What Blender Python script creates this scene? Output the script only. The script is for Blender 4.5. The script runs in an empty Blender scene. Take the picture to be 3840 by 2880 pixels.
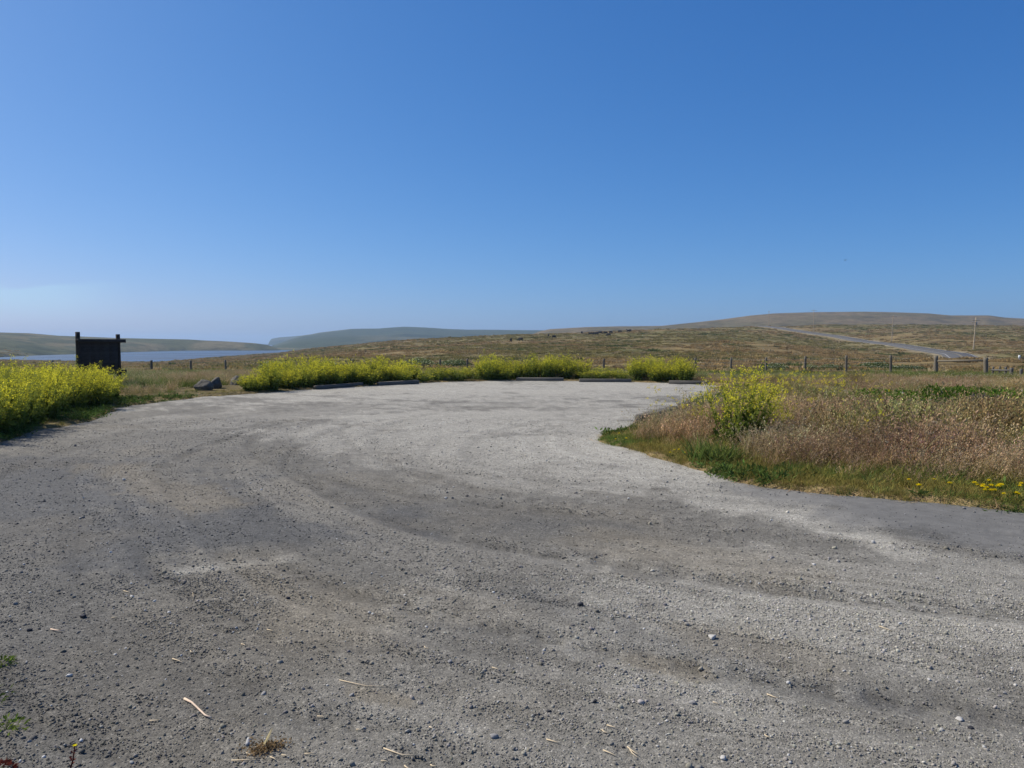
import bpy, math, random
import numpy as np
from mathutils import Vector, Matrix

# ------------------------------------------------------------------ camera, sky, sun, exposure
F = 759.0                      # focal length in pixels of a 1024 px wide picture
PITCH = math.atan(41.4 / F)
CAMH = 1.6
scene = bpy.context.scene
cam_d = bpy.data.cameras.new("camera")
cam_d.sensor_width = 36.0
cam_d.lens = F * 36.0 / 1024.0
cam_d.clip_start = 0.05
cam_d.clip_end = 40000
cam = bpy.data.objects.new("camera", cam_d)
scene.collection.objects.link(cam)
cam.location = (0, 0, CAMH)
cam.rotation_euler = (math.pi / 2 - PITCH, 0, 0)
scene.camera = cam

SUN_AZ = math.radians(-68)     # measured from +Y towards +X
SUN_EL = math.radians(47)
world = bpy.data.worlds.new("World")
scene.world = world
world.use_nodes = True
wn = world.node_tree
wn.nodes.clear()
w_out = wn.nodes.new("ShaderNodeOutputWorld")
w_bg = wn.nodes.new("ShaderNodeBackground")
w_bg.inputs[1].default_value = 0.085
sky = wn.nodes.new("ShaderNodeTexSky")
sky.sky_type = 'NISHITA'
sky.sun_disc = False
sky.sun_elevation = SUN_EL
sky.sun_rotation = SUN_AZ
sky.altitude = 20
sky.air_density = 0.7
sky.dust_density = 1.0
sky.ozone_density = 6.0
EXPO = 0.25
# grade of the whole sky: deep saturated blue as the camera recorded it
w_sep = wn.nodes.new("ShaderNodeSeparateColor"); w_com = wn.nodes.new("ShaderNodeCombineColor")
wn.links.new(sky.outputs[0], w_sep.inputs[0])
for i_, (a_, g_) in enumerate([(.598, 1.376), (1.291, .92), (2.59, .668)]):
    pw = wn.nodes.new("ShaderNodeMath"); pw.operation = 'POWER'; pw.inputs[1].default_value = g_
    ml = wn.nodes.new("ShaderNodeMath"); ml.operation = 'MULTIPLY'; ml.inputs[1].default_value = a_ / 2 ** EXPO
    wn.links.new(w_sep.outputs[i_], pw.inputs[0]); wn.links.new(pw.outputs[0], ml.inputs[0]); wn.links.new(ml.outputs[0], w_com.inputs[i_])
# thin bank of cloud low over the sea on the sun's side
w_tc = wn.nodes.new("ShaderNodeTexCoord"); w_xyz = wn.nodes.new("ShaderNodeSeparateXYZ")
wn.links.new(w_tc.outputs["Generated"], w_xyz.inputs[0])
w_map = wn.nodes.new("ShaderNodeMapping"); w_map.inputs["Scale"].default_value = (5, 5, 38)
wn.links.new(w_tc.outputs["Generated"], w_map.inputs[0])
w_no = wn.nodes.new("ShaderNodeTexNoise"); w_no.inputs["Scale"].default_value = 1.6; w_no.inputs["Detail"].default_value = 6
wn.links.new(w_map.outputs[0], w_no.inputs["Vector"])
def w_math(op, a, b=None):
    m_ = wn.nodes.new("ShaderNodeMath"); m_.operation = op
    for i_, q in enumerate((a, b)):
        if q is None: continue
        if hasattr(q, "links"): wn.links.new(q, m_.inputs[i_])
        else: m_.inputs[i_].default_value = q
    return m_.outputs[0]
def w_range(v, a, b):
    m_ = wn.nodes.new("ShaderNodeMapRange"); m_.interpolation_type = 'SMOOTHSTEP'
    m_.inputs[1].default_value = a; m_.inputs[2].default_value = b
    wn.links.new(v, m_.inputs[0]); return m_.outputs[0]
zz = w_math('ADD', w_xyz.outputs[2], w_math('MULTIPLY', w_no.outputs[0], -.045))
cl = w_math('MULTIPLY', w_range(zz, .050, .040), w_range(w_xyz.outputs[0], -.43, -.54))
cl = w_math('MULTIPLY', cl, w_range(w_xyz.outputs[2], .012, .052))
w_mix = wn.nodes.new("ShaderNodeMix"); w_mix.data_type = 'RGBA'
wn.links.new(w_math('MULTIPLY', cl, .34), w_mix.inputs[0]); wn.links.new(w_com.outputs[0], w_mix.inputs[6])
w_mix.inputs[7].default_value = (5.0, 7.9, 9.4, 1)
wn.links.new(w_mix.outputs[2], w_bg.inputs[0])
wn.links.new(w_bg.outputs[0], w_out.inputs[0])

sun_d = bpy.data.lights.new("sun", 'SUN')
sun_d.energy = 4.7
sun_d.angle = math.radians(0.53)
sun_d.color = (1.0, 0.94, 0.83)
sun = bpy.data.objects.new("sun", sun_d)
scene.collection.objects.link(sun)
sdir = Vector((math.sin(SUN_AZ) * math.cos(SUN_EL), math.cos(SUN_AZ) * math.cos(SUN_EL), math.sin(SUN_EL)))
sun.rotation_euler = (-sdir).to_track_quat('-Z', 'Y').to_euler()
sun.location = (-40, 20, 60)

scene.view_settings.view_transform = 'Standard'
scene.view_settings.look = 'None'
scene.view_settings.exposure = EXPO
scene.view_settings.gamma = 1.0
scene.view_settings.use_curve_mapping = False
scene.cycles.max_bounces = 6
scene.cycles.diffuse_bounces = 3
scene.cycles.glossy_bounces = 2
scene.cycles.transmission_bounces = 4
scene.cycles.transparent_max_bounces = 6
scene.cycles.volume_bounces = 0

rng = np.random.default_rng(7)
random.seed(7)
COL = scene.collection

# ------------------------------------------------------------------ helpers
def tag(o, label=None, cat=None, group=None, kind=None):
    if label: o["label"] = label
    if cat: o["category"] = cat
    if group: o["group"] = group
    if kind: o["kind"] = kind
    return o

CP, SP = math.cos(PITCH), math.sin(PITCH)
def ray(u, v):
    a = (u - 512.0) / F
    b = (384.0 - v) / F
    return np.array([a, CP + SP * b, -SP + CP * b])
def W(u, v, d):
    r = ray(u, v)
    t = d / r[1]
    return np.array([0, 0, CAMH]) + r * t
def G(u, v, z=0.0):
    r = ray(u, v)
    t = (z - CAMH) / r[2]
    return np.array([0, 0, CAMH]) + r * t

def sstep(a, b, x):
    t = np.clip((x - a) / (b - a), 0, 1)
    return t * t * (3 - 2 * t)

_perm = np.random.default_rng(99).random((256, 256))
def vnoise(x, y):
    xi = np.floor(x).astype(np.int64); yi = np.floor(y).astype(np.int64)
    fx = x - xi; fy = y - yi
    fx = fx * fx * (3 - 2 * fx); fy = fy * fy * (3 - 2 * fy)
    x0 = xi & 255; x1 = (xi + 1) & 255; y0 = yi & 255; y1 = (yi + 1) & 255
    a = _perm[x0, y0]; b = _perm[x1, y0]; c = _perm[x0, y1]; d = _perm[x1, y1]
    return (a + (b - a) * fx) * (1 - fy) + (c + (d - c) * fx) * fy
def fbm(x, y, oct=4):
    s = 0.0; a = 0.5; n = 0.0
    for i in range(oct):
        s = s + a * vnoise(x + 17.3 * i, y - 9.1 * i); n += a
        x = x * 2.03; y = y * 2.03; a *= 0.5
    return s / n

def new_mesh(name, V, faces, C=None, mats=(), smooth=False, extra=None, midx=None):
    """faces: (M,3) or (M,4) int array"""
    me = bpy.data.meshes.new(name)
    V = np.asarray(V, dtype=np.float32); faces = np.asarray(faces, dtype=np.int32)
    n, k = faces.shape
    me.vertices.add(len(V)); me.vertices.foreach_set("co", V.ravel())
    me.loops.add(n * k); me.loops.foreach_set("vertex_index", faces.ravel())
    me.polygons.add(n)
    me.polygons.foreach_set("loop_start", np.arange(0, n * k, k, dtype=np.int32))
    me.polygons.foreach_set("loop_total", np.full(n, k, dtype=np.int32))
    if smooth:
        me.polygons.foreach_set("use_smooth", np.ones(n, dtype=bool))
    if midx is not None:
        me.polygons.foreach_set("material_index", np.asarray(midx, dtype=np.int32))
    if C is not None:
        C = np.asarray(C, dtype=np.float32)
        if C.shape[1] == 3:
            C = np.concatenate([C, np.ones((len(C), 1), np.float32)], 1)
        at = me.attributes.new("Col", 'FLOAT_COLOR', 'POINT')
        at.data.foreach_set("color", C.ravel())
    for m in mats: me.materials.append(m)
    me.update(calc_edges=True)
    return me
def link(name, me, parent=None, loc=None, rot=None):
    o = bpy.data.objects.new(name, me)
    COL.objects.link(o)
    if parent is not None: o.parent = parent
    if loc is not None: o.location = loc
    if rot is not None: o.rotation_euler = rot
    return o

class VM:
    """collects triangles with a colour per vertex"""
    def __init__(s): s.V = []; s.T = []; s.C = []; s.n = 0
    def add(s, V, T, C):
        V = np.asarray(V, float); C = np.asarray(C, float)
        if C.ndim == 1: C = np.tile(C, (len(V), 1))
        s.V.append(V); s.T.append(np.asarray(T) + s.n); s.C.append(C); s.n += len(V)
    def arrays(s): return np.concatenate(s.V), np.concatenate(s.T), np.concatenate(s.C)
    def mesh(s, name, mat, smooth=False):
        V, T, C = s.arrays()
        return new_mesh(name, V, T, C, [mat], smooth)
    def blades(s, base, dirv, L, Wd, bend, c0, c1):
        base = np.asarray(base, float); N = len(base)
        L = np.broadcast_to(L, N)[:, None]; Wd = np.broadcast_to(Wd, N)[:, None]
        a = rng.random(N) * 2 * np.pi
        side = np.stack([np.cos(a), np.sin(a), np.zeros(N)], 1)
        mid = base + dirv * L * 0.55 + bend * 0.3
        tip = base + dirv * L + bend
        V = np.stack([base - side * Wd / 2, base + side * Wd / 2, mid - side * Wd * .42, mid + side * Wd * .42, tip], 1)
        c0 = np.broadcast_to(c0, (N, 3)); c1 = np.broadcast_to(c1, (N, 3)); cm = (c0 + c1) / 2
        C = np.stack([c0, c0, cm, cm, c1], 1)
        k = np.arange(N)[:, None, None] * 5
        T = k + np.array([[0, 1, 3], [0, 3, 2], [2, 3, 4]])[None]
        s.add(V.reshape(-1, 3), T.reshape(-1, 3), C.reshape(-1, 3))
    def leaves(s, pos, dirv, L, Wd, col):
        pos = np.asarray(pos, float); N = len(pos)
        L = np.broadcast_to(L, N)[:, None]; Wd = np.broadcast_to(Wd, N)[:, None]
        r = rng.normal(size=(N, 3))
        side = np.cross(dirv, r); side /= np.linalg.norm(side, axis=1, keepdims=True) + 1e-9
        mid = pos + dirv * L * .5
        V = np.stack([pos, mid - side * Wd / 2, mid + side * Wd / 2, pos + dirv * L], 1)
        C = np.repeat(np.broadcast_to(col, (N, 3))[:, None, :], 4, 1)
        k = np.arange(N)[:, None, None] * 4
        T = k + np.array([[0, 2, 1], [1, 2, 3]])[None]
        s.add(V.reshape(-1, 3), T.reshape(-1, 3), C.reshape(-1, 3))
    def tube(s, pts, rad, col, k=6, cap=True):
        pts = np.asarray(pts, float); n = len(pts); rad = np.broadcast_to(rad, n)
        V = []
        for i in range(n):
            t = pts[min(i + 1, n - 1)] - pts[max(i - 1, 0)]; t = t / (np.linalg.norm(t) + 1e-9)
            ref = np.array([0, 0, 1.0]) if abs(t[2]) < .9 else np.array([1.0, 0, 0])
            a = np.cross(t, ref); a /= np.linalg.norm(a); b = np.cross(t, a)
            for j in range(k):
                w = 2 * math.pi * j / k
                V.append(pts[i] + rad[i] * (math.cos(w) * a + math.sin(w) * b))
        T = []
        for i in range(n - 1):
            for j in range(k):
                p = i * k + j; q = i * k + (j + 1) % k
                T += [[p, p + k, q], [q, p + k, q + k]]
        if cap:
            V += [pts[0], pts[-1]]
            c0, c1 = n * k, n * k + 1
            for j in range(k):
                T.append([c0, j, (j + 1) % k]); T.append([c1, (n - 1) * k + (j + 1) % k, (n - 1) * k + j])
        s.add(V, T, col)
    def box(s, c, sx, sy, sz, col, M=None, jit=0.0, bev=0.012):
        """box with chamfered edges, centred at c"""
        b = min(bev, sx * .3, sy * .3, sz * .3)
        V = []; idx = {}
        for x in (-1, 1):
            for y in (-1, 1):
                for z in (-1, 1):
                    for ax in range(3):
                        p = [x * sx / 2, y * sy / 2, z * sz / 2]
                        sg = (x, y, z)
                        for a2 in range(3):
                            if a2 != ax: p[a2] -= sg[a2] * b
                        idx[(x, y, z, ax)] = len(V); V.append(p)
        Tq = []
        for ax in range(3):
            o1, o2 = [a for a in range(3) if a != ax]
            for sg in (-1, 1):
                q = []
                for a1, a2 in ((-1, -1), (1, -1), (1, 1), (-1, 1)):
                    k = [0, 0, 0]; k[ax] = sg; k[o1] = a1; k[o2] = a2
                    q.append(idx[(k[0], k[1], k[2], ax)])
                Tq.append(q)
        for ax in range(3):       # chamfer strips along edges parallel to ax
            o1, o2 = [a for a in range(3) if a != ax]
            for a1 in (-1, 1):
                for a2 in (-1, 1):
                    q = []
                    for e, nrm in ((-1, o1), (1, o1), (1, o2), (-1, o2)):
                        k = [0, 0, 0]; k[ax] = e; k[o1] = a1; k[o2] = a2
                        q.append(idx[(k[0], k[1], k[2], nrm)])
                    Tq.append(q)
        T = []
        for q in Tq: T += [[q[0], q[1], q[2]], [q[0], q[2], q[3]]]
        for x in (-1, 1):
            for y in (-1, 1):
                for z in (-1, 1):
                    T.append([idx[(x, y, z, 0)], idx[(x, y, z, 1)], idx[(x, y, z, 2)]])
        V = np.array(V)
        if jit: V = V + rng.normal(0, jit, V.shape)
        T = np.array(T)
        n = np.cross(V[T[:, 1]] - V[T[:, 0]], V[T[:, 2]] - V[T[:, 0]])
        flip = (n * V[T].mean(1)).sum(1) < 0
        T[flip] = T[flip][:, ::-1]
        if M is not None: V = V @ np.array(M.to_3x3()).T
        s.add(V + np.asarray(c), T, col)

def unit(a): return a / (np.linalg.norm(a, axis=-1, keepdims=True) + 1e-9)

# ------------------------------------------------------------------ materials
def base_mat(name):
    m = bpy.data.materials.new(name); m.use_nodes = True
    nt = m.node_tree
    b = nt.nodes["Principled BSDF"]
    b.inputs["Roughness"].default_value = 0.9
    b.inputs["Specular IOR Level"].default_value = 0.2
    return m, nt, b
def N(nt, t, **kw):
    n = nt.nodes.new(t)
    for k, v in kw.items(): setattr(n, k, v)
    return n
def noise(nt, vec, scale, detail=4, rough=0.6):
    n = N(nt, "ShaderNodeTexNoise"); n.inputs["Scale"].default_value = scale
    n.inputs["Detail"].default_value = detail; n.inputs["Roughness"].default_value = rough
    if vec is not None: nt.links.new(vec, n.inputs["Vector"])
    return n.outputs["Fac"]
def ramp(nt, fac, stops):
    r = N(nt, "ShaderNodeValToRGB"); nt.links.new(fac, r.inputs[0])
    el = r.color_ramp.elements
    while len(el) < len(stops): el.new(0.5)
    for e, (p, c) in zip(el, stops):
        e.position = p; e.color = (*c, 1) if len(c) == 3 else c
    return r.outputs[0]
def mixc(nt, fac, a, b, mode='MIX'):
    m = N(nt, "ShaderNodeMix", data_type='RGBA', blend_type=mode)
    for s, i in ((fac, 0), (a, 6), (b, 7)):
        if hasattr(s, "links"): nt.links.new(s, m.inputs[i])
        elif i == 0: m.inputs[0].default_value = s
        else: m.inputs[i].default_value = (*s, 1)
    return m.outputs[2]
def math_n(nt, op, a, b=None, clamp=False):
    m = N(nt, "ShaderNodeMath", operation=op); m.use_clamp = clamp
    for i, s in enumerate((a, b)):
        if s is None: continue
        if hasattr(s, "links"): nt.links.new(s, m.inputs[i])
        else: m.inputs[i].default_value = s
    return m.outputs[0]
def bump(nt, h, dist, strength=1.0):
    b = N(nt, "ShaderNodeBump"); b.inputs["Strength"].default_value = strength
    b.inputs["Distance"].default_value = dist
    nt.links.new(h, b.inputs["Height"])
    return b.outputs[0]
def attr(nt, name, typ='GEOMETRY'):
    a = N(nt, "ShaderNodeAttribute", attribute_name=name, attribute_type=typ)
    return a
def pos(nt): return N(nt, "ShaderNodeNewGeometry").outputs["Position"]
def gray(v): return (v, v, v)

def veg_mat(name, inst=False, trans=0.35):
    m, nt, b = base_mat(name)
    nt.nodes.remove(b)
    out = nt.nodes["Material Output"]
    c = attr(nt, "Col").outputs["Color"]
    if inst:
        c = mixc(nt, 1.0, c, attr(nt, "tint", 'INSTANCER').outputs["Color"], 'MULTIPLY')
    else:
        rnd = N(nt, "ShaderNodeObjectInfo").outputs["Random"]
        c = mixc(nt, 1.0, c, ramp(nt, rnd, [(0, gray(.8)), (1, gray(1.15))]), 'MULTIPLY')
    d = N(nt, "ShaderNodeBsdfDiffuse"); t = N(nt, "ShaderNodeBsdfTranslucent")
    nt.links.new(c, d.inputs[0]); nt.links.new(c, t.inputs[0])
    mx = N(nt, "ShaderNodeMixShader"); mx.inputs[0].default_value = trans
    nt.links.new(d.outputs[0], mx.inputs[1]); nt.links.new(t.outputs[0], mx.inputs[2])
    nt.links.new(mx.outputs[0], out.inputs[0])
    return m
M_VEG = veg_mat("plant", False, .42)
M_VEGI = veg_mat("plant_scattered", True)
M_STRAWI = veg_mat("straw_scattered", True, 0.15)

def wood_mat(name, dark, light, scale=1.0):
    m, nt, b = base_mat(name)
    tc = N(nt, "ShaderNodeTexCoord").outputs["Object"]
    mp = N(nt, "ShaderNodeMapping"); mp.inputs["Scale"].default_value = (3 * scale, 40 * scale, 40 * scale)
    nt.links.new(tc, mp.inputs[0])
    n1 = noise(nt, mp.outputs[0], 1.0, 6, .65)
    n2 = noise(nt, tc, 5.0, 3)
    c = ramp(nt, n1, [(.3, dark), (.72, light)])
    c = mixc(nt, math_n(nt, 'MULTIPLY', n2, .6), c, dark)
    rnd = N(nt, "ShaderNodeObjectInfo").outputs["Random"]
    c = mixc(nt, 1.0, c, ramp(nt, rnd, [(0, gray(.8)), (1, gray(1.15))]), 'MULTIPLY')
    nt.links.new(c, b.inputs["Base Color"])
    nt.links.new(bump(nt, n1, .004), b.inputs["Normal"])
    return m
M_TIMBER = wood_mat("weathered_timber", (.07, .065, .057), (.21, .195, .165))
M_POST = wood_mat("grey_fence_wood", (.10, .088, .068), (.27, .235, .17))
M_DARKWOOD = wood_mat("creosoted_wood", (.022, .018, .016), (.075, .063, .055))
M_POLE = wood_mat("pole_wood", (.34, .27, .18), (.52, .43, .30))

def flat_mat(name, c, rough=.7, metal=0.0):
    m, nt, b = base_mat(name)
    n = noise(nt, N(nt, "ShaderNodeTexCoord").outputs["Object"], 9, 4)
    nt.links.new(mixc(nt, 1.0, c, ramp(nt, n, [(.25, gray(.8)), (.75, gray(1.15))]), 'MULTIPLY'), b.inputs["Base Color"])
    b.inputs["Roughness"].default_value = rough; b.inputs["Metallic"].default_value = metal
    return m
M_WIRE = flat_mat("galvanised_wire", (.35, .35, .34), .5, .6)
M_WHITE = flat_mat("white_paint", (.75, .78, .78), .4)
M_COW = flat_mat("black_hide", (.018, .015, .013), .7)
M_BIRD = flat_mat("dark_feather", (.05, .05, .055), .8)
M_METAL = flat_mat("grey_metal", (.30, .30, .31), .5, .4)

# ------------------------------------------------------------------ land form
WATER = -8.4
lot_px = [(0, 444), (22, 436), (46, 430.5), (75, 425), (100, 419), (112, 413), (125, 407), (162, 402), (204, 397), (259, 393),
          (315, 389), (380, 385.3), (444, 382), (514, 380.5), (569, 380.7), (630, 382), (685, 383.6), (716, 385.5),
          (703, 396), (690, 407), (668, 413.5), (650, 420), (630, 427), (606, 434), (595, 440), (601, 444.5), (622, 450), (648, 456),
          (672, 462), (694, 468), (712, 475), (731, 482), (770, 487), (810, 491.5), (880, 499.5), (926, 503), (972, 507), (1024, 514)]
LOT = [tuple(G(u, v)[:2]) for u, v in lot_px] + [(6.2, 6.75), (9, 6.2), (20, 5.2), (45, 4), (45, -14), (-2.6, -14), (-2.3, 0), (-2.35, 2.5),
       (-2.75, 3.7), (-5, 5.8), (-7.4, 9)]
LOT = np.array(LOT)
def lot_sd(x, y):
    """signed distance to the edge of the gravel, negative on the gravel"""
    sh = x.shape; x = x.ravel(); y = y.ravel()
    best = np.full(len(x), 1e9); ins = np.zeros(len(x), bool)
    P = LOT; Q = np.roll(LOT, -1, 0)
    for (x0, y0), (x1, y1) in zip(P, Q):
        dx, dy = x1 - x0, y1 - y0
        t = np.clip(((x - x0) * dx + (y - y0) * dy) / (dx * dx + dy * dy + 1e-12), 0, 1)
        best = np.minimum(best, (x - x0 - t * dx) ** 2 + (y - y0 - t * dy) ** 2)
        if y0 != y1:
            c = ((y0 > y) != (y1 > y)) & (x < dx * (y - y0) / (y1 - y0) + x0)
            ins ^= c
    d = np.sqrt(best)
    return np.where(ins, -d, d).reshape(sh)

def zv(v, d): return CAMH + d * (342.6 - v) / F

road_pts = [(1150, 118, -1.9), (1075, 120, -2.1), (1000, 138, -2.2), (967.4, 163, -1.9), (956.6, 190, -1.25), (943.6, 210, -.95), (921.9, 240, -.3), (892.9, 290, 1.1),
            (864, 330, 2.3), (835.7, 380, 4.9), (812, 418, 7.0), (792, 450, 9.1), (771, 505, 12.2), (755, 560, 13.5), (745, 620, 11.0)]
def catmull(P, n):
    P = np.array(P, float); out = []
    for i in range(len(P) - 1):
        p0 = P[max(i - 1, 0)]; p1 = P[i]; p2 = P[i + 1]; p3 = P[min(i + 2, len(P) - 1)]
        for t in np.linspace(0, 1, n, endpoint=False):
            out.append(.5 * ((2 * p1) + (-p0 + p2) * t + (2 * p0 - 5 * p1 + 4 * p2 - p3) * t * t + (-p0 + 3 * p1 - 3 * p2 + p3) * t ** 3))
    out.append(P[-1]); return np.array(out)
ROAD = catmull([((u - 512) / F * d, d, z) for u, d, z in road_pts], 10)

# each column: bearing as picture u, then (depth, height) pairs
near = [(0, 0), (34, 0), (42, -.25), (50, -.45), (60, -.6)]
def lagoon_col(S):
    return near + [(.4 * S, -.6 - 2.6 * (.4 * S / 150)), (S * .75, -6.2), (S, WATER), (S + 40, -9.3), (S + 150, -12.5), (9000, -14)]
cols = [
    (-400, lagoon_col(430)), (0, lagoon_col(420)), (115, lagoon_col(385)), (160, lagoon_col(385)), (200, lagoon_col(470)),
    (250, near + [(120, -1.9), (300, -4.9), (480, -7.0), (640, WATER), (690, -9.3), (800, -12.5), (9000, -14)]),
    (275, near + [(120, -1.8), (300, -4.0), (520, -6.0), (760, WATER), (800, -9.3), (900, -12.5), (9000, -14)]),
    (315, near + [(150, -1.6), (300, -2.9), (500, zv(347.6, 500)), (700, -5), (900, -10), (1000, -12.5), (9000, -14)]),
    (350, near + [(150, -1.5), (300, -1.5), (470, zv(344.5, 470)), (650, -2), (900, -10), (9000, -14)]),
    (400, near + [(150, -1.35), (270, -.1), (430, zv(340, 430)), (600, 1), (900, -9), (9000, -14)]),
    (453, near + [(150, -1.25), (270, .6), (430, zv(337.3, 430)), (600, 3), (900, -6), (9000, -14)]),
    (507, near + [(150, -1.1), (270, 1.3), (430, zv(334.6, 430)), (600, 4), (900, -4), (9000, -14)]),
    (587, near + [(150, -.9), (270, 1.9), (430, zv(332.5, 430)), (620, 5.5), (900, 0), (9000, -14)]),
    (667, near + [(150, -.8), (270, 2.5), (440, zv(329.6, 440)), (620, 7), (900, 3), (9000, -14)]),
    (720, near + [(150, -.8), (270, 2.8), (400, 7.6), (480, zv(327.6, 480)), (650, 9), (900, 5), (9000, -14)]),
    (760, near + [(150, -.9), (270, 2.2), (400, 7.4), (505, 12.3), (650, 11), (900, 8), (9000, -14)]),
    (813, near + [(150, -1.3), (270, .4), (350, 3.2), (415, 7.0), (470, 10), (620, zv(325, 620)), (900, 12), (9000, -14)]),
    (864, near + [(150, -1.6), (250, -1.0), (300, .7), (330, 2.2), (400, 5.8), (600, 15.6), (900, 13), (9000, -14)]),
    (893, near + [(100, -1.0), (160, -2), (240, -1), (290, 1.0), (323, 3.0), (450, 8.2), (600, 15.6), (900, 13), (9000, -14)]),
    (925, near[:3] + [(50, -.5), (70, -.8), (100, -.75), (125, -1.7), (180, -1.6), (240, -.3), (350, 4.6), (600, 15.4), (900, 13), (9000, -14)]),
    (968, near[:3] + [(50, -.5), (70, -.75), (100, -.62), (125, -1.7), (163, -2.0), (190, -1.4), (230, -.8), (350, 4.6), (600, 15), (900, 13), (9000, -14)]),
    (1024, near[:3] + [(50, -.5), (70, -.75), (95, -.7), (120, -2.1), (150, -2.2), (190, -1.4), (240, -.4), (350, 4.5), (600, 14.5), (900, 13), (9000, -14)]),
    (1400, near + [(150, -2), (300, 2), (600, 13), (900, 12), (9000, -14)]),
]
CU = np.array([c[0] for c in cols], float)
def eval_cols(u, d):
    ld = np.log(np.maximum(d, 1.0))
    Z = np.stack([np.interp(ld, np.log(np.maximum([p[0] for p in c[1]], 1.0)), [p[1] for p in c[1]]) for c in cols])
    u = np.clip(u, CU[0], CU[-1])
    i = np.clip(np.searchsorted(CU, u, side='right') - 1, 0, len(CU) - 2)
    t = (u - CU[i]) / (CU[i + 1] - CU[i])
    ar = np.arange(len(u))
    return Z[i, ar] * (1 - t) + Z[i + 1, ar] * t
def crest(tab, u): return np.interp(u, [a for a, b in tab], [b for a, b in tab])
LH_crest = [(-500, 325), (-200, 328), (0, 331.5), (30, 332.2), (60, 335), (85, 336), (119, 337.6), (187, 339), (218, 340.6), (256, 343.3), (268, 345.5), (280, 350), (290, 356)]
LH_far = [(-300, 500), (0, 505), (40, 590), (80, 650), (130, 790), (187, 940), (266, 960), (300, 960)]
HD_crest = [(258, 356), (266, 347.5), (280, 342.8), (290, 339.3), (303, 335.4), (312, 334.2), (320, 332.6), (333, 331), (352, 328.9), (379, 328.6), (389, 328.0), (405, 327.1), (425, 327.8), (443, 328.9), (469, 330), (539, 330.4), (600, 332), (700, 338), (800, 350)]
FH_crest = [(262, 352), (267, 349), (269.5, 341.5), (272, 338.8), (280, 337.2), (290, 336.4), (305, 335.2), (320, 334.8), (400, 334), (500, 345)]
RH_crest = [(0, 420), (440, 400), (500, 345), (540, 331.5), (550, 329.4), (587, 327.2), (620, 326.5), (661, 326), (699, 322), (720, 319.7), (750, 315.7), (773, 313.6),
            (813, 312.4), (864, 311.9), (891, 312.4), (927, 313.6), (949, 315.6), (987, 315.5), (1003, 317.6), (1024, 318.8), (1200, 322), (1500, 326)]

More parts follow.
